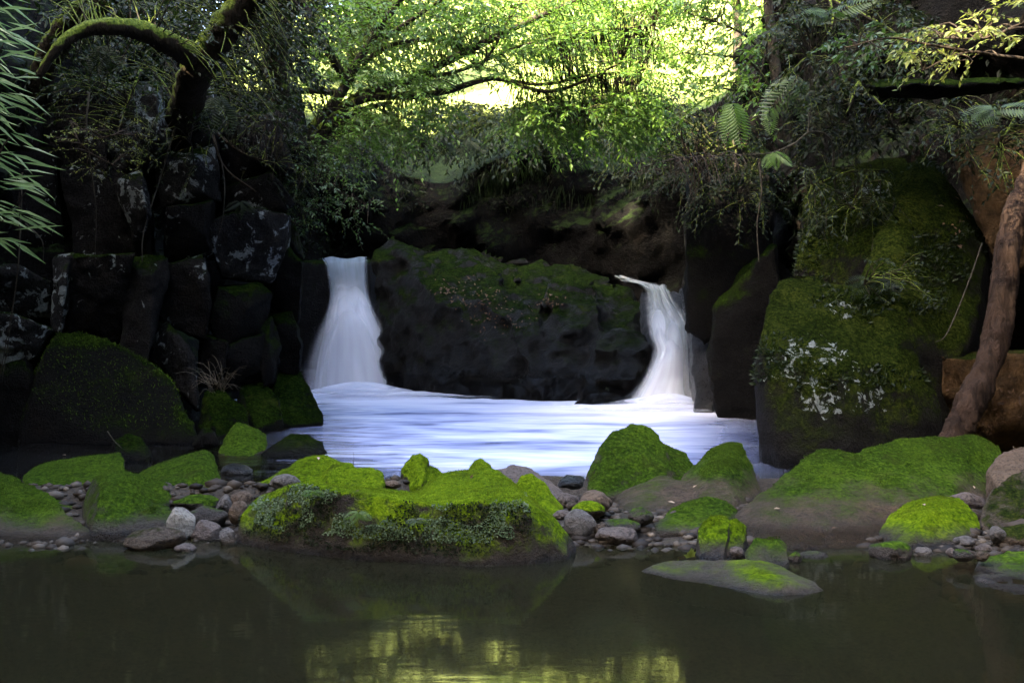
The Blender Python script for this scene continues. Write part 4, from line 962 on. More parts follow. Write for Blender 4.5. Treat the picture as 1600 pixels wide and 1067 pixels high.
# 3 mossy limbs and dark foliage at the upper left
T2 = Plant('mossy_tree', 'old tree with thick moss-furred limbs at the upper left, one limb sunlit', 'tree', at(330, 130, 9.4))
T2.stems([([(275, 205, 12.2), (282, 185, 11.0), (294, 155, 10.0), (304, 118, 9.4), (340, 60, 9.2), (385, 0, 9.1), (420, -50, 9.0)], .17, .13), ([(315, 95, 9.3), (270, 72, 9.0), (225, 50, 8.8), (180, 42, 8.6), (130, 48, 8.5), (90, 75, 8.4), (60, 120, 8.4)], .12, .03),
          ([(40, 190, 11.0), (75, 95, 10.6), (100, 50, 10.4), (135, 15, 10.3), (190, -30, 10.2)], .12, .155), ([(440, 160, 11), (430, 90, 10.8), (445, 20, 10.6), (460, -30, 10.5)], .13, .12)], BARK['mossy'], 'limb', 14, .12)
T2.sprays([(60, -20), (420, -20), (500, 60), (480, 170), (420, 190), (330, 150), (260, 110), (120, 120), (60, 90)], 330, 8.6, 11, .32, 11, .06, .4)
T2.sprays([(380, -20), (510, -20), (490, 60), (430, 80), (380, 50)], 70, 8.8, 10.5, .3, 11, .06, .4)
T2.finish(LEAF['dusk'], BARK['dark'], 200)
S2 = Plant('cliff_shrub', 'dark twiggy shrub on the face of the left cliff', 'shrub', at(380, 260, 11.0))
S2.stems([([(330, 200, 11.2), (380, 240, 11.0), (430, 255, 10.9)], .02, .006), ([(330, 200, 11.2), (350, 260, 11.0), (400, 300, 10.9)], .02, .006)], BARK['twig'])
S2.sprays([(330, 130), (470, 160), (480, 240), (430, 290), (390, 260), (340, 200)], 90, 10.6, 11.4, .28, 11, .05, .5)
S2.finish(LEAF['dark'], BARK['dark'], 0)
S3 = Plant('cliff_shrub', 'thin shrub with pale yellowish sprigs on the left cliff', 'shrub', at(150, 215, 9.9))
S3.stems([([(110, 190, 10.2), (150, 215, 9.9), (190, 210, 9.7), (235, 215, 9.6)], .012, .004), ([(110, 190, 10.2), (130, 230, 9.9), (180, 260, 9.7)], .012, .004)], BARK['twig'])
S3.sprays([(70, 210), (150, 190), (240, 200), (240, 220), (190, 270), (120, 260)], 46, 9.5, 10.1, .22, 11, .035, .3)
S3.finish(LEAF['yellow'], BARK['twig'], 0)
# 4 bamboo grass at the left edge
BG = Plant('bamboo_grass', 'bamboo grass with long pale blades arching in at the left edge', 'bamboo', at(-60, 300, 9.19))
BG.stems([([(-60, 400, 9.37), (-40, 200, 9.19), (-30, 60, 9.02), (-10, -40, 8.84)], .012, .007), ([(-70, 420, 9.19), (-30, 330, 8.84), (0, 240, 8.66), (15, 215, 8.66)], .010, .006),
          ([(-70, 200, 9.19), (-20, 120, 8.84), (10, 60, 8.66)], .006, .004), ([(30, 300, 8.84), (28, 420, 8.84), (5, 560, 8.93), (-10, 640, 9.02)], .004, .003),
          ([(-40, 390, 9.02), (0, 350, 8.84), (25, 320, 8.75), (40, 300, 8.66)], .006, .003)], BARK['twig'])
for (x0, y0, x1, y1, n) in [(-50, -10, 15, 120, 34), (-50, 100, 30, 215, 40), (-40, 225, 40, 300, 22), (-30, 290, 50, 340, 18), (-20, 340, 30, 380, 8)]:
    for _ in range(n):
        p = np.array(at(random.uniform(x0, x1), random.uniform(y0, y1), random.uniform(8.5, 9.3)))
        BG.P.append(p); BG.D.append(np.array([1, RNG.normal(0, .35), -.32 + RNG.normal(0, .35)])); BG.N.append(np.array([RNG.normal(0, .3), -.6 + RNG.normal(0, .4), .8])); BG.L.append(RNG.uniform(.23, .43))
BG.nar = .10
BG.finish(LEAF['bamboo'], BARK['twig'], 122)
# 5 sapling with fresh leaves over the gap at right
T3 = Plant('sapling', 'sapling with drooping fresh leaves beside the dark right wall', 'tree', at(1215, 200, 11.6))
T3.stems([([(1225, 230, 11.7), (1215, 140, 11.5), (1205, 50, 11.4), (1195, -40, 11.3)], .08, .05), ([(1212, 110, 11.5), (1170, 60, 11.4), (1120, 35, 11.3), (1070, 20, 11.2)], .02, .006),
          ([(1215, 150, 11.5), (1170, 95, 11.4), (1130, 88, 11.3), (1080, 85, 11.2)], .02, .006), ([(1218, 180, 11.5), (1180, 145, 11.4), (1140, 140, 11.3), (1090, 130, 11.3)], .02, .006),
          ([(1180, 145, 11.4), (1190, 110, 11.4), (1200, 60, 11.4)], .012, .006)], BARK['dark'])
T3.sprays([(1060, -20), (1210, -20), (1215, 160), (1150, 160), (1110, 150), (1050, 90), (1080, 40)], 150, 10.9, 12.0, .34, 10, .085, .5, lead=(-.7, 0, 0))
T3.finish(LEAF['bright'], BARK['dark'], 200)
# 6 sunlit branch at upper right
T4 = Plant('leafy_branch', 'sunlit leafy branch reaching in from the upper right edge', 'branch', at(1640, 100, 7.4))
T4.stems([([(1680, 110, 7.6), (1600, 93, 7.4), (1560, 88, 7.3), (1520, 82, 7.2), (1480, 92, 7.1), (1440, 112, 7.0)], .02, .005), ([(1650, 20, 7.5), (1590, 40, 7.3), (1540, 60, 7.2), (1470, 60, 7.1)], .015, .005),
          ([(1520, 82, 7.2), (1450, 70, 7.1), (1390, 60, 7.1), (1320, 75, 7.1)], .012, .004)], BARK['twig'])
T4.sprays([(1420, 45), (1540, 20), (1620, -20), (1640, 60), (1560, 75), (1500, 110), (1435, 118)], 70, 6.9, 7.5, .2, 9, .06, .3, lead=(-.8, 0, 0))
T4.finish(LEAF['yellow'], BARK['twig'], 290)
T5 = Plant('leafy_branch', 'shaded green leafy branch left of the sunlit one', 'branch', at(1420, 60, 8.6))
T5.stems([([(1480, 60, 8.9), (1420, 65, 8.6), (1370, 70, 8.5), (1310, 80, 8.4)], .012, .004)], BARK['twig'])
T5.sprays([(1300, 70), (1350, 40), (1470, 45), (1480, 75), (1400, 100), (1330, 95)], 46, 8.2, 8.8, .22, 9, .075, .4, lead=(-.8, 0, 0))
T5.finish(LEAF['mid'], BARK['twig'], 200)
# 7 drooping branch before the right wall
T6 = Plant('drooping_branch', 'thin bare-stemmed branch drooping left with feathery leaves before the right wall', 'branch', at(1295, 250, 9.6))
T6.stems([([(1303, 262, 9.8), (1300, 225, 9.7), (1285, 208, 9.6), (1262, 208, 9.5), (1240, 225, 9.4), (1200, 240, 9.3), (1130, 243, 9.2), (1060, 248, 9.1), (1000, 262, 9.0)], .012, .004),
          ([(1262, 208, 9.5), (1265, 185, 9.5), (1268, 160, 9.5)], .008, .005)], BARK['root'])
T6.sprays([(1000, 250), (1080, 238), (1150, 238), (1180, 250), (1110, 300), (1080, 330), (1060, 290), (1010, 268)], 60, 8.9, 9.4, .22, 12, .035, .3, lead=(-.9, 0, 0), narrow=.3)
T6.finish(LEAF['dusk'], BARK['twig'], 0)

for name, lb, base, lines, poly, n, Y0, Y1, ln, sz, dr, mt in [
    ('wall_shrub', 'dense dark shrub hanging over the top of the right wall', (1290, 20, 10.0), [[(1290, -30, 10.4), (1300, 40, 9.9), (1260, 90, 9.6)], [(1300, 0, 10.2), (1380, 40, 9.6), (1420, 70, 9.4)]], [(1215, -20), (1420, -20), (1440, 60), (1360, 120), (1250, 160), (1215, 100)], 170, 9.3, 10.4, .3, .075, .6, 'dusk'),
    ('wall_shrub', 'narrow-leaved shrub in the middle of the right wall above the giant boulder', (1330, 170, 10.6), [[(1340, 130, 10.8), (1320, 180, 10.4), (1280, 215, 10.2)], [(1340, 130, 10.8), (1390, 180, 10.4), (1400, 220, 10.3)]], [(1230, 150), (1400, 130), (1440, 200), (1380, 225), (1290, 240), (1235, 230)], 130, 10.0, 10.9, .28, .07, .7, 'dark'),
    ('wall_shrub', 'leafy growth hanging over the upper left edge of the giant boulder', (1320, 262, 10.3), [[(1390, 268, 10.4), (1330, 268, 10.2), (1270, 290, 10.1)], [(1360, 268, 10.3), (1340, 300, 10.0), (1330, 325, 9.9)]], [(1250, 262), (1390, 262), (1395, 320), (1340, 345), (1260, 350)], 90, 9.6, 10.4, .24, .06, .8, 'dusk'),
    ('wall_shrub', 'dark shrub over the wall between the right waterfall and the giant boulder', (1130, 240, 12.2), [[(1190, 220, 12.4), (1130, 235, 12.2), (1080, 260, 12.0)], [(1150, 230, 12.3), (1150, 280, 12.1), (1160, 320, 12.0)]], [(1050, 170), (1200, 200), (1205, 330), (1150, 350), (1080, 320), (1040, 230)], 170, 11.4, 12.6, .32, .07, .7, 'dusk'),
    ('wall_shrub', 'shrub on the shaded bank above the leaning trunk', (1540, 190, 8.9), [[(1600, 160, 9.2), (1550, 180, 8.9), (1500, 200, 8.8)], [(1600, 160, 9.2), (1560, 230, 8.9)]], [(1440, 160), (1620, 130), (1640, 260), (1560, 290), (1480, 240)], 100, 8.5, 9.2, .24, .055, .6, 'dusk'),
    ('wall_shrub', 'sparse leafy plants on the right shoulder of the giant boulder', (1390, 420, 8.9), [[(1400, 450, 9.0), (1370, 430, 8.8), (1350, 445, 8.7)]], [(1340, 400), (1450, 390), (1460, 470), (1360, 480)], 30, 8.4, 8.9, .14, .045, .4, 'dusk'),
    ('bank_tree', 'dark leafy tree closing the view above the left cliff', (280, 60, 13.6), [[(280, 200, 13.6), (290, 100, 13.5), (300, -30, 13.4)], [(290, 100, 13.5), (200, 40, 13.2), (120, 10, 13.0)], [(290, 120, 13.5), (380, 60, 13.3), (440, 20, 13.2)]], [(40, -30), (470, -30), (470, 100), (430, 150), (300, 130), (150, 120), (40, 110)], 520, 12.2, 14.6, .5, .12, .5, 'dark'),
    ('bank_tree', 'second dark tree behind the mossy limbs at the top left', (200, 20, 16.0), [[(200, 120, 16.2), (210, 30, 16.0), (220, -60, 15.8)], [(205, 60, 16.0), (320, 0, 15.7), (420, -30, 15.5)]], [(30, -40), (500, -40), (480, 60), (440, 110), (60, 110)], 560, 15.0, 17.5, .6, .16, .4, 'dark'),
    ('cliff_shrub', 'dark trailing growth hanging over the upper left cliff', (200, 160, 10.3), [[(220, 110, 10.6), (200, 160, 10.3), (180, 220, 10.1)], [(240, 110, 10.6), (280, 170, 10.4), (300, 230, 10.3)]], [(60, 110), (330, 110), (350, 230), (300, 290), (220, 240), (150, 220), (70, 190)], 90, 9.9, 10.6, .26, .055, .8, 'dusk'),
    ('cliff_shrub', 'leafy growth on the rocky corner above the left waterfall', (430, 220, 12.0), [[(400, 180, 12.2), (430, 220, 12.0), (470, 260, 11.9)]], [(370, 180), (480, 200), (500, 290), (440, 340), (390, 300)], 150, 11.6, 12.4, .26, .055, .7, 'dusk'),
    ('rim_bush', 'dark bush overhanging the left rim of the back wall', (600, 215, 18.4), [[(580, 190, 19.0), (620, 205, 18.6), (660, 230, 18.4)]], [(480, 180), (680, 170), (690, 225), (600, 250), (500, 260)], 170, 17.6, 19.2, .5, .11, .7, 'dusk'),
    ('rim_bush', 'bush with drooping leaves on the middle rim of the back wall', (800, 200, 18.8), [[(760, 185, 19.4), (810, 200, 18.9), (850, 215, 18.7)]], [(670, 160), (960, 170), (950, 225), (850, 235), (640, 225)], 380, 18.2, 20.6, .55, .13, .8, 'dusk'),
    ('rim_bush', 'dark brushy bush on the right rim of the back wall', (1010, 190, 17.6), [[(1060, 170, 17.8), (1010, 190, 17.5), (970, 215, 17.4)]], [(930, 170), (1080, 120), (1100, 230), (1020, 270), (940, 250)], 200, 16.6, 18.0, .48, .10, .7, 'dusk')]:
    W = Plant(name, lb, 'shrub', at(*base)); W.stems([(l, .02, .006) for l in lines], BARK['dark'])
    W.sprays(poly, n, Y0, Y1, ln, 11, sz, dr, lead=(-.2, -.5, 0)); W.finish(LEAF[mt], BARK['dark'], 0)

# ferns: each frond a part
def frond_mesh(n=15, width=.34, droop=.45):
    P, D, N, L, W = [], [], [], [], []
    for i in range(n):
        t = (i + .6) / n; p = np.array([t, 0, -droop * t * t]); w = width * math.sin(math.pi * min(1, .18 + t * .85)) ** .8
        for s in (-1, 1):
            P.append(p); D.append([.45, s * 1.0, -.25]); N.append([0, 0, 1]); L.append(w + .02); W.append(1.15 / n)
    me = leaf_mesh('frond', P, D, N, L, W, fold=.05)
    return me
FR = {}
def fern(label, px, py, Y, size, n, mat, spread=1.0, lead=(0, -.5, -.3)):
    root = bpy.data.objects.new('fern', None); COL.objects.link(root); root.location = at(px, py, Y)
    tag(root, label, 'fern', 'ferns on the gorge walls')
    if mat not in FR:
        FR[mat] = frond_mesh(); FR[mat].materials.append(LEAF[mat])
    from mathutils import Matrix
    for i in range(n):
        d = Vector((spread * (i - (n - 1) / 2) / max(1, n - 1) * 2 + RNG.normal(0, .15), 0, RNG.normal(.1, .2))) + Vector(lead)
        d.normalize(); up = Vector((RNG.normal(0, .2), -.9, .6)); sd = up.cross(d).normalized(); up = d.cross(sd)
        o = bpy.data.objects.new('frond', FR[mat]); COL.objects.link(o); o.parent = root
        o.rotation_euler = Matrix((d, sd, up)).transposed().to_euler(); o.scale = (size * random.uniform(.75, 1.15),) * 3
for a in [('bright green fern lit through, hanging at the corner of the right wall', 1145, 160, 10.6, .42, 2, 'bright', .25, (-.1, -.4, -1)),
          ('slender bright fern frond right of the lit one', 1200, 165, 10.8, .36, 1, 'bright', .2, (0, -.3, -1)),
          ('little bright fern sprig below the drooping branch', 1210, 238, 9.3, .20, 4, 'bright', 1.0, (-.1, -.5, -.9)),
          ('dark fern on the right wall corner above the sprig', 1245, 120, 10.4, .55, 3, 'mid', .8, (-.8, -.4, -.6)),
          ('dark hanging fern below the left mossy limb', 160, 72, 9.0, .24, 4, 'dusk', .7, (0, -.4, -1)),
          ('dark fern hanging in the middle of the left cliff', 335, 150, 10.6, .40, 3, 'dusk', .5, (.4, -.4, -.9)),
          ('small dark fern on the left cliff under the twiggy shrub', 375, 315, 11.0, .2, 3, 'dusk', .8, (.1, -.5, -.7)),
          ('dark fern at the rim of the back wall, under the leaning tree', 690, 212, 18.0, .45, 4, 'dusk', .9, (0, -.5, -.8)),
          ('smaller dark fern further right along the rim of the back wall', 735, 218, 18.1, .4, 3, 'dusk', .8, (.2, -.5, -.9)),
          ('fern on the shaded right bank above the earth bank', 1560, 170, 8.6, .36, 4, 'mid', 1.2, (-.7, -.5, -.2)),
          ('fern tuft at the top of the right wall', 1300, 25, 9.6, .35, 4, 'mid', 1.2, (-.3, -.5, .2)),
          ('low fern on the giant right boulder', 1365, 440, 8.8, .26, 5, 'dusk', 1.2, (-.1, -.8, -.2)),
          ('pale leafy fern on the front of the big foreground boulder', 560, 800, 5.50, .075, 4, 'bright', 1.2, (0, -.7, -.5)),
          ('pale leafy fern at the left knob of the big foreground boulder', 490, 768, 5.64, .07, 5, 'bright', 1.2, (0, -.7, .0)),
          ('tiny fern right of centre on the front of the big boulder', 650, 812, 5.43, .06, 4, 'mid', 1.2, (.2, -.7, -.2))]:
    fern(*a)

# hanging roots and vines
for k, (lb, pts, r) in enumerate([
        ('long pale root hanging down the left cliff beside the lichen block', [(140, 140, 10.0), (135, 200, 9.9), (142, 260, 9.9), (150, 330, 9.95), (148, 400, 10.1)], .010),
        ('crooked root hanging over the middle of the left cliff', [(290, 140, 10.8), (268, 220, 10.6), (250, 280, 10.6), (225, 360, 10.4), (222, 410, 10.3)], .012),
        ('pale root ending beside the upper lichen block', [(300, 140, 10.9), (345, 250, 10.8), (350, 320, 10.7), (340, 375, 10.8)], .010),
        ('thin straight root at the far left of the cliff', [(35, 270, 9.6), (30, 400, 9.6), (15, 520, 9.7), (2, 600, 9.75)], .007),
        ('thin root near the left edge, swinging to the right', [(40, 350, 9.9), (65, 375, 9.8), (68, 410, 9.9)], .008),
        ('fine root string hanging down the right dark wall', [(1120, 215, 12.4), (1122, 280, 12.3), (1128, 330, 12.4)], .008),
        ('mossy root string hanging left of the giant boulder', [(1186, 255, 10.9), (1190, 300, 10.8), (1183, 350, 10.8), (1186, 410, 10.7)], .012),
        ('thin root hanging down the earth bank beside the trunk', [(1496, 190, 9.4), (1500, 240, 9.2), (1496, 260, 9.2)], .008),
        ('dead forked twig leaning across the giant boulder', [(1535, 380, 9.2), (1510, 450, 8.8), (1480, 520, 8.5), (1462, 535, 8.4)], .008)]):
    single_tube('hanging_root' if k < 8 else 'dead_twig', pts, r, r * .4, BARK['root'], lb, 'root' if k < 8 else 'twig', 5, .15, 'roots hanging on the walls' if k < 8 else None, 28)

# dry grass tuft, driftwood twig, flower, fallen leaves
tuft = Tubes()
for _ in range(46):
    a = RNG.uniform(-1, 1); p = np.array(at(338 + RNG.uniform(-14, 14), 608 + RNG.uniform(-8, 6), 10.35)); l = RNG.uniform(.15, .42)
    d = np.array([a * .9, -.25 + RNG.normal(0, .2), RNG.uniform(.1, 1.0)]); d = d / np.linalg.norm(d) * l
    tuft.add([p, p + d * .6 + [0, 0, .03], p + d + [0, 0, -.05]], .004, .0015, 3, 5)
me = tuft.mesh('dry_grass_tuft'); loc = recentre(me); tag(new_obj('dry_grass_tuft', me, None, LEAF['straw'], loc), 'tuft of dry grass stems on the left cliff foot', 'grass', kind=None)
single_tube('dead_twig', [(168, 674, 8.7), (178, 688, 8.5), (190, 700, 8.35)], .006, .003, BARK['root'], 'short grey twig slanting over the dark rock at left', 'twig', 5, .1, None, 12)
single_tube('dead_twig', [(552, 726, 6.98), (553, 716, 6.98), (552, 706, 6.98)], .0022, .0015, BARK['twig'], 'tiny upright stalk on the two-humped mossy rock', 'twig', 4, .1, None, 8)
fl = bpy.data.objects.new('yellow_sprig', None); COL.objects.link(fl); fl.location = at(1078, 874, 5.42); tag(fl, 'small yellow leaf sprig on the flat stone in the pool', 'sprig')
for (dx, dz, l) in [(-.5, .25, .045), (-.25, .5, .04), (.3, .75, .055), (.15, .95, .06), (.5, .55, .05)]:
    new_obj('leaf', leaf_mesh('leaf', [[0, 0, .012]], [[dx, -.2, dz]], [[0, -1, .3]], [l], [l * .5]), fl, LEAF['yellow'])

# ------------------------------------------------------------------ small growth on stone and wall (uncountable)
def mesh_samples(o, n, zmin=-9, nz=(-1, 1), rng=RNG, cond=None):
    me = o.data; nv = len(me.vertices); V = np.empty(nv * 3, np.float32); me.vertices.foreach_get('co', V); V = V.reshape(-1, 3) + np.array(o.location)
    me.calc_loop_triangles(); nt = len(me.loop_triangles); Ti = np.empty(nt * 3, np.int32); me.loop_triangles.foreach_get('vertices', Ti); Ti = Ti.reshape(-1, 3)
    a, b, c = V[Ti[:, 0]], V[Ti[:, 1]], V[Ti[:, 2]]; cr = np.cross(b - a, c - a); ar = np.linalg.norm(cr, axis=1); Nn = cr / (ar[:, None] + 1e-12); ce = (a + b + c) / 3
    ok = (Nn[:, 2] > nz[0]) & (Nn[:, 2] < nz[1]) & (ce[:, 2] > zmin)
    if cond is not None: ok &= cond(ce, Nn)
    w = (ar * ok).astype(float)
    if w.sum() <= 0: w = np.maximum(ar * (Nn[:, 2] > .2), 1e-9).astype(float)
    idx = rng.choice(nt, n, p=w / w.sum()); r1 = np.sqrt(rng.random(n))[:, None]; r2 = rng.random(n)[:, None]
    P = a[idx] * (1 - r1) + b[idx] * r1 * (1 - r2) + c[idx] * r1 * r2
    return P, Nn[idx]
def in_view(ce, N):
    px = ce[:, 0] / np.maximum(ce[:, 1], .1) * F + 800
    return (ce[:, 1] > 3) & (px > -200) & (px < 1800)
def cover(o, name, n, mat, size, nz=(-1, 1), zmin=.05, narrow=.5, clump=None, up=.2, cond=None, parent=None, ragged=0):
    P, Nn = mesh_samples(o, n, zmin, nz, cond=cond)
    if ragged:
        k = P[:, 2] > zmin + ragged * fbm(P, 3.2, 2, 8) + RNG.uniform(0, ragged * .6, len(P)); P, Nn = P[k], Nn[k]
    if clump is not None:
        q = fbm(P, clump[0], 2, 3); k = q > clump[1]; P, Nn = P[k], Nn[k]
    D = Nn * .6 + RNG.normal(0, .5, P.shape) + [0, 0, up]; NN = Nn + RNG.normal(0, .4, P.shape) + [0, 0, .4]
    L = size * RNG.uniform(.55, 1.3, len(P))
    org = np.array(o.location)
    c = new_obj(name, leaf_mesh(name, P, D, NN, L, L * narrow, org), o, LEAF[mat]); c['kind'] = 'stuff'; return c
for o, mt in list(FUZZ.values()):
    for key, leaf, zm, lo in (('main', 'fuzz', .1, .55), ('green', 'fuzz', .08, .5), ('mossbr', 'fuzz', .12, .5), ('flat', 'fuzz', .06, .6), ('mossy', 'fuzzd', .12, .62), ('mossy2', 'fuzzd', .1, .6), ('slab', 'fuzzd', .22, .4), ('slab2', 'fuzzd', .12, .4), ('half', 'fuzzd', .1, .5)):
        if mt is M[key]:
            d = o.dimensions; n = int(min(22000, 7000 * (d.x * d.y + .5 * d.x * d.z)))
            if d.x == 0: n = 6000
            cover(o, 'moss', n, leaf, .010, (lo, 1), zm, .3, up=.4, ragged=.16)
cover(B['main'], 'creeping_leaves', 11000, 'tiny', .013, (-.3, .75), .12, .8, (5.0, .02), up=0, cond=lambda c, n: (n[:, 1] < -.1) & (c[:, 0] < .12))
cover(B['main'], 'creeping_leaves', 6000, 'dusk', .014, (-.6, .6), .05, .7, (3.0, -.1), up=0, cond=lambda c, n: (n[:, 1] < -.1) & (c[:, 0] < .1))
cover(B['rb'], 'creeping_leaves', 12000, 'dusk', .055, (-.2, .9), .8, .4, (1.1, .12), up=.1)
cover(B['lb'], 'moss', 2500, 'fuzzd', .03, (.3, 1), .3, .22, up=.5)
cover(gorge, 'wall_growth', 150000, 'dark', .12, (-.7, .95), 2.3, .38, (.7, -.12), up=-.1, cond=lambda c, n: in_view(c, n) & (c[:, 1] < 25.5) & ((c[:, 2] > 3.6) | (np.abs(c[:, 0]) > 3.2)))
cover(gorge, 'wall_growth', 60000, 'dusk', .13, (-.6, .95), 3.9, .3, (.9, .12), up=-.3, cond=lambda c, n: in_view(c, n) & (c[:, 1] < 25))
cover(gorge, 'meadow_grass', 30000, 'far', .35, (.3, 1), 4.5, .12, None, up=.9, cond=lambda c, n: in_view(c, n) & (c[:, 1] > 24.5) & (c[:, 1] < 60))
def rim_curtain(n, zlo, zhi, ylo, mat, l):
    P, Nn = mesh_samples(gorge, n, zlo, (-.9, .95), cond=lambda c, q: in_view(c, q) & (c[:, 2] < zhi) & (c[:, 1] > ylo) & (c[:, 1] < 22.5))
    P = P + Nn * .08; D = RNG.normal(0, .22, P.shape) + [0, -.25, -1.0]; L = l * RNG.uniform(.5, 1.4, len(P))
    c = new_obj('hanging_grass', leaf_mesh('hanging_grass', P, D, RNG.normal(0, .5, P.shape) + [0, -1, .2], L, .028), gorge, LEAF[mat]); c['kind'] = 'stuff'
rim_curtain(15000, 4.0, 5.9, 16.5, 'dusk', .42)
rim_curtain(7000, 4.4, 6.6, 18.5, 'mid', .40)
# fallen leaves on the stones
bpy.context.view_layer.update()
DG = bpy.context.evaluated_depsgraph_get()
def on_surface(px, py):
    d = (at(px, py, 1) - Vector((0, 0, CZ))).normalized()
    return scene.ray_cast(DG, Vector((0, 0, CZ)), d)
def fallen_leaf(label, px, py, l, mat):
    ok, p, n, _, _, _ = on_surface(px, py)
    if not ok: return
    d = Vector((RNG.normal(), RNG.normal(), 0)); d = (d - n * d.dot(n)).normalized()
    me = leaf_mesh('fallen_leaf', [[0, 0, 0]], [list(d + n * .12)], [list(n)], [l], [l * .42])
    tag(new_obj('fallen_leaf', me, None, LEAF[mat], p + n * .012), label, 'leaf', 'fallen leaves on the stones')
for a in [('pale fallen leaf on the left flank of the broad green boulder', 1219, 797, .06, 'pale'), ('pinkish fallen leaf on top of the smaller mossy boulder', 1443, 790, .045, 'pale'),
          ('pale fallen leaf on the tail of the peaked mossy boulder', 1043, 786, .06, 'pale'), ('small fallen leaf in the saddle of the peaked mossy boulder', 1083, 764, .04, 'pale'),
          ('pale leaf lying on the long mossy slab behind the big boulder', 497, 716, .06, 'pale'), ('tiny pale leaf on the tilted mossy slab at left', 103, 713, .05, 'pale'),
          ('dry leaf on the bright top of the big foreground boulder', 735, 748, .035, 'dry'), ('dry reddish leaf on the bare foot of the broad green boulder', 1298, 828, .045, 'dry'),
          ('dry leaf at the left end of the flat top of the big boulder', 562, 769, .03, 'dry'), ('yellow leaf on the right slope of the broad green boulder', 1521, 765, .04, 'pale')]:
    fallen_leaf(*a)
P_, D_, N_ = [], [], []
for _ in range(260):
    c = random.choice([(770, 492, 26, 12), (735, 445, 14, 10), (790, 500, 30, 14), (760, 470, 20, 10), (700, 455, 10, 8), (860, 470, 10, 6), (1540, 640, 40, 30), (1580, 600, 30, 40), (1510, 330, 20, 30)])
    ok, p, n, _, ob, _ = on_surface(c[0] + RNG.normal(0, c[2]), c[1] + RNG.normal(0, c[3]))
    if ok and ob.name.split('.')[0] in ('waterfall_rock', 'ledge', 'stone', 'gorge_wall', 'cliff_boulder'):
        P_.append(list(p + n * .02)); N_.append(list(n)); D_.append(list(Vector(RNG.normal(0, 1, 3)).cross(n)))
tag(new_obj('leaf_litter', leaf_mesh('leaf_litter', P_, D_, N_, RNG.uniform(.03, .07, len(P_)), .025), None, LEAF['dry']), 'scattered dry brown leaves on the rock between the falls and the right bank', 'leaves', kind='stuff')

# ------------------------------------------------------------------ unseen leaf masses, shaped to block sun and sky light
def shading_woods(name, n, box, size, mat, label, shape):
    lo, hi = np.array(box[0]), np.array(box[1])
    P = RNG.uniform(lo, hi, (n, 3)); P = P[shape(P)]
    if size < .9: P = P[fbm(P, .28, 2, 11) > -.22]
    # keep clear of the gorge and of the picture
    px = P[:, 0] / np.maximum(P[:, 1], .01) * F + 800; py = HOR - (P[:, 2] - CZ) / np.maximum(P[:, 1], .01) * F
    inside = (P[:, 1] > 0) & (px > -150) & (px < 1750) & (py > -120)
    P = P[~inside]; P = P[tunnel_keep(P, [(c, r + .42 * size) for c, r in SPOTS])]
    D = RNG.normal(0, 1, P.shape) + [0, 0, -.4]; N = RNG.normal(0, .7, P.shape) + [0, 0, .7]; L = size * RNG.uniform(.7, 1.3, len(P))
    o = new_obj(name, leaf_mesh(name, P, D, N, L, L * .6), None, LEAF[mat]); tag(o, label, 'shading_woods', kind='stuff'); return o
def low_profile(P):  # height limit shaped to open the overhead sky and block light from the sides
    return P[:, 2] < 5.2 + np.interp(P[:, 1], [2, 9], [1.7, .62]) * np.maximum(np.abs(P[:, 0]) - 5.0, np.maximum(0, (-P[:, 1] - 2.8) * 1.4))
shading_woods('shading_woodland', 70000, ((-14, -12, 4.8), (-4.9, 18, 15)), .5, 'blocker', 'unseen low trees on the left bank, shaped to hold back sky light', low_profile)
shading_woods('shading_woodland', 46000, ((-9, -14, 2.0), (9, -3.6, 17)), .5, 'blocker', 'unseen trees behind the viewer, raised to block frontal sky light', low_profile)
shading_woods('shading_woodland', 46000, ((5.4, -8, 6.0), (14, 17, 15)), .5, 'blocker', 'unseen low trees on the right bank, shaped to hold back sky light', low_profile)
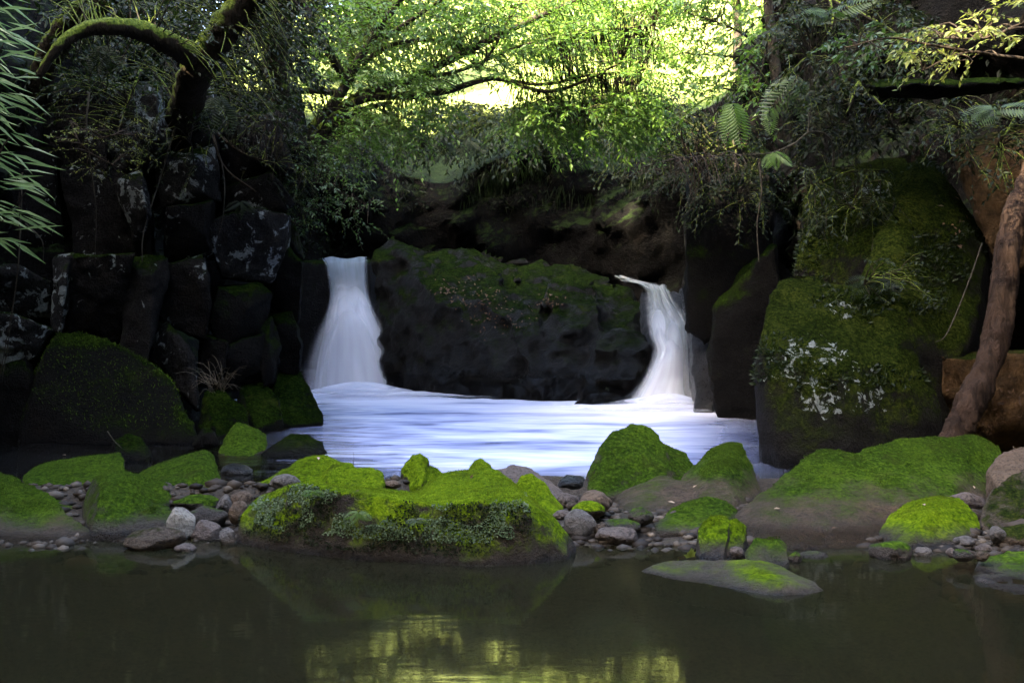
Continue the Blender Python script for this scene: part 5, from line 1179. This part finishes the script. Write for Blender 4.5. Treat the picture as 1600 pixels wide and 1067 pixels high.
def stand(P):  # band of leaves across the sun's path, added to shade the gorge
    h = np.array([SUN_TRAVEL.x, SUN_TRAVEL.y]); h = h / np.linalg.norm(h)
    t = -(P[:, :2] - np.array([0, 9.0])) @ h
    c = np.abs((P[:, :2] - np.array([0, 9.0])) @ np.array([-h[1], h[0]]) + 1.5)
    return (t > 23) & (t < 29) & (c < 13.5)
shading_woods('shading_woodland', 230000, ((-36, -26, 6.0), (4, 16, 29)), 1.0, 'blocker', 'unseen wall of leaves added far towards the sun to block it', stand)

# trees on the sunny slope beyond the back wall
def far_tree(label, X, Y, z, h, r, n, mat):
    root = bpy.data.objects.new('slope_tree', None); COL.objects.link(root); root.location = (X, Y, z); tag(root, label, 'tree', 'trees on the sunny slope')
    tb = Tubes(); tb.add([(0, 0, -.5), (.1, .1, h * .3), (.0, .2, h * .6), (.2, .1, h * .85)], .14, .04, 7, 12, .06)
    for k in range(6):
        a = k * 1.1; zz = h * (.35 + .08 * k); tb.add([(0, .1, zz), (math.cos(a) * r * .5, math.sin(a) * r * .5, zz + .4), (math.cos(a) * r * .85, math.sin(a) * r * .85, zz + .5)], .05, .015, 5, 8)
    new_obj('trunk', tb.mesh('trunk'), root, BARK['dark'])
    c = RNG.normal(0, 1, (26, 3)); c = unit(c) * RNG.uniform(.3, 1, (26, 1)) * [r, r, h * .33] + [0, 0, h * .66]
    P = c[RNG.integers(0, 26, n)] + RNG.normal(0, r * .16, (n, 3)); D = RNG.normal(0, 1, P.shape) + [0, 0, -.4]; N = RNG.normal(0, .6, P.shape) + [0, 0, .8]; L = RNG.uniform(.14, .3, n)
    o = new_obj('crown', leaf_mesh('crown', P, D, N, L, L * .5), root, LEAF[mat]); o['kind'] = 'stuff'
for a in [('pale sunlit tree behind the leaning tree, left of the gap', -4.5, 27, 6.2, 6.5, 2.2, 5000, 'mid'), ('sunlit tree in the middle of the bright gap', 1.5, 30, 6.6, 6, 2.3, 5200, 'far'),
          ('sunlit bushy tree at the right of the bright gap', 5.6, 25, 6.8, 6.5, 2.4, 5600, 'far'), ('tall tree far left beyond the rim', -8.5, 25, 6.8, 8, 2.6, 6500, 'mid')]:
    far_tree(*a)
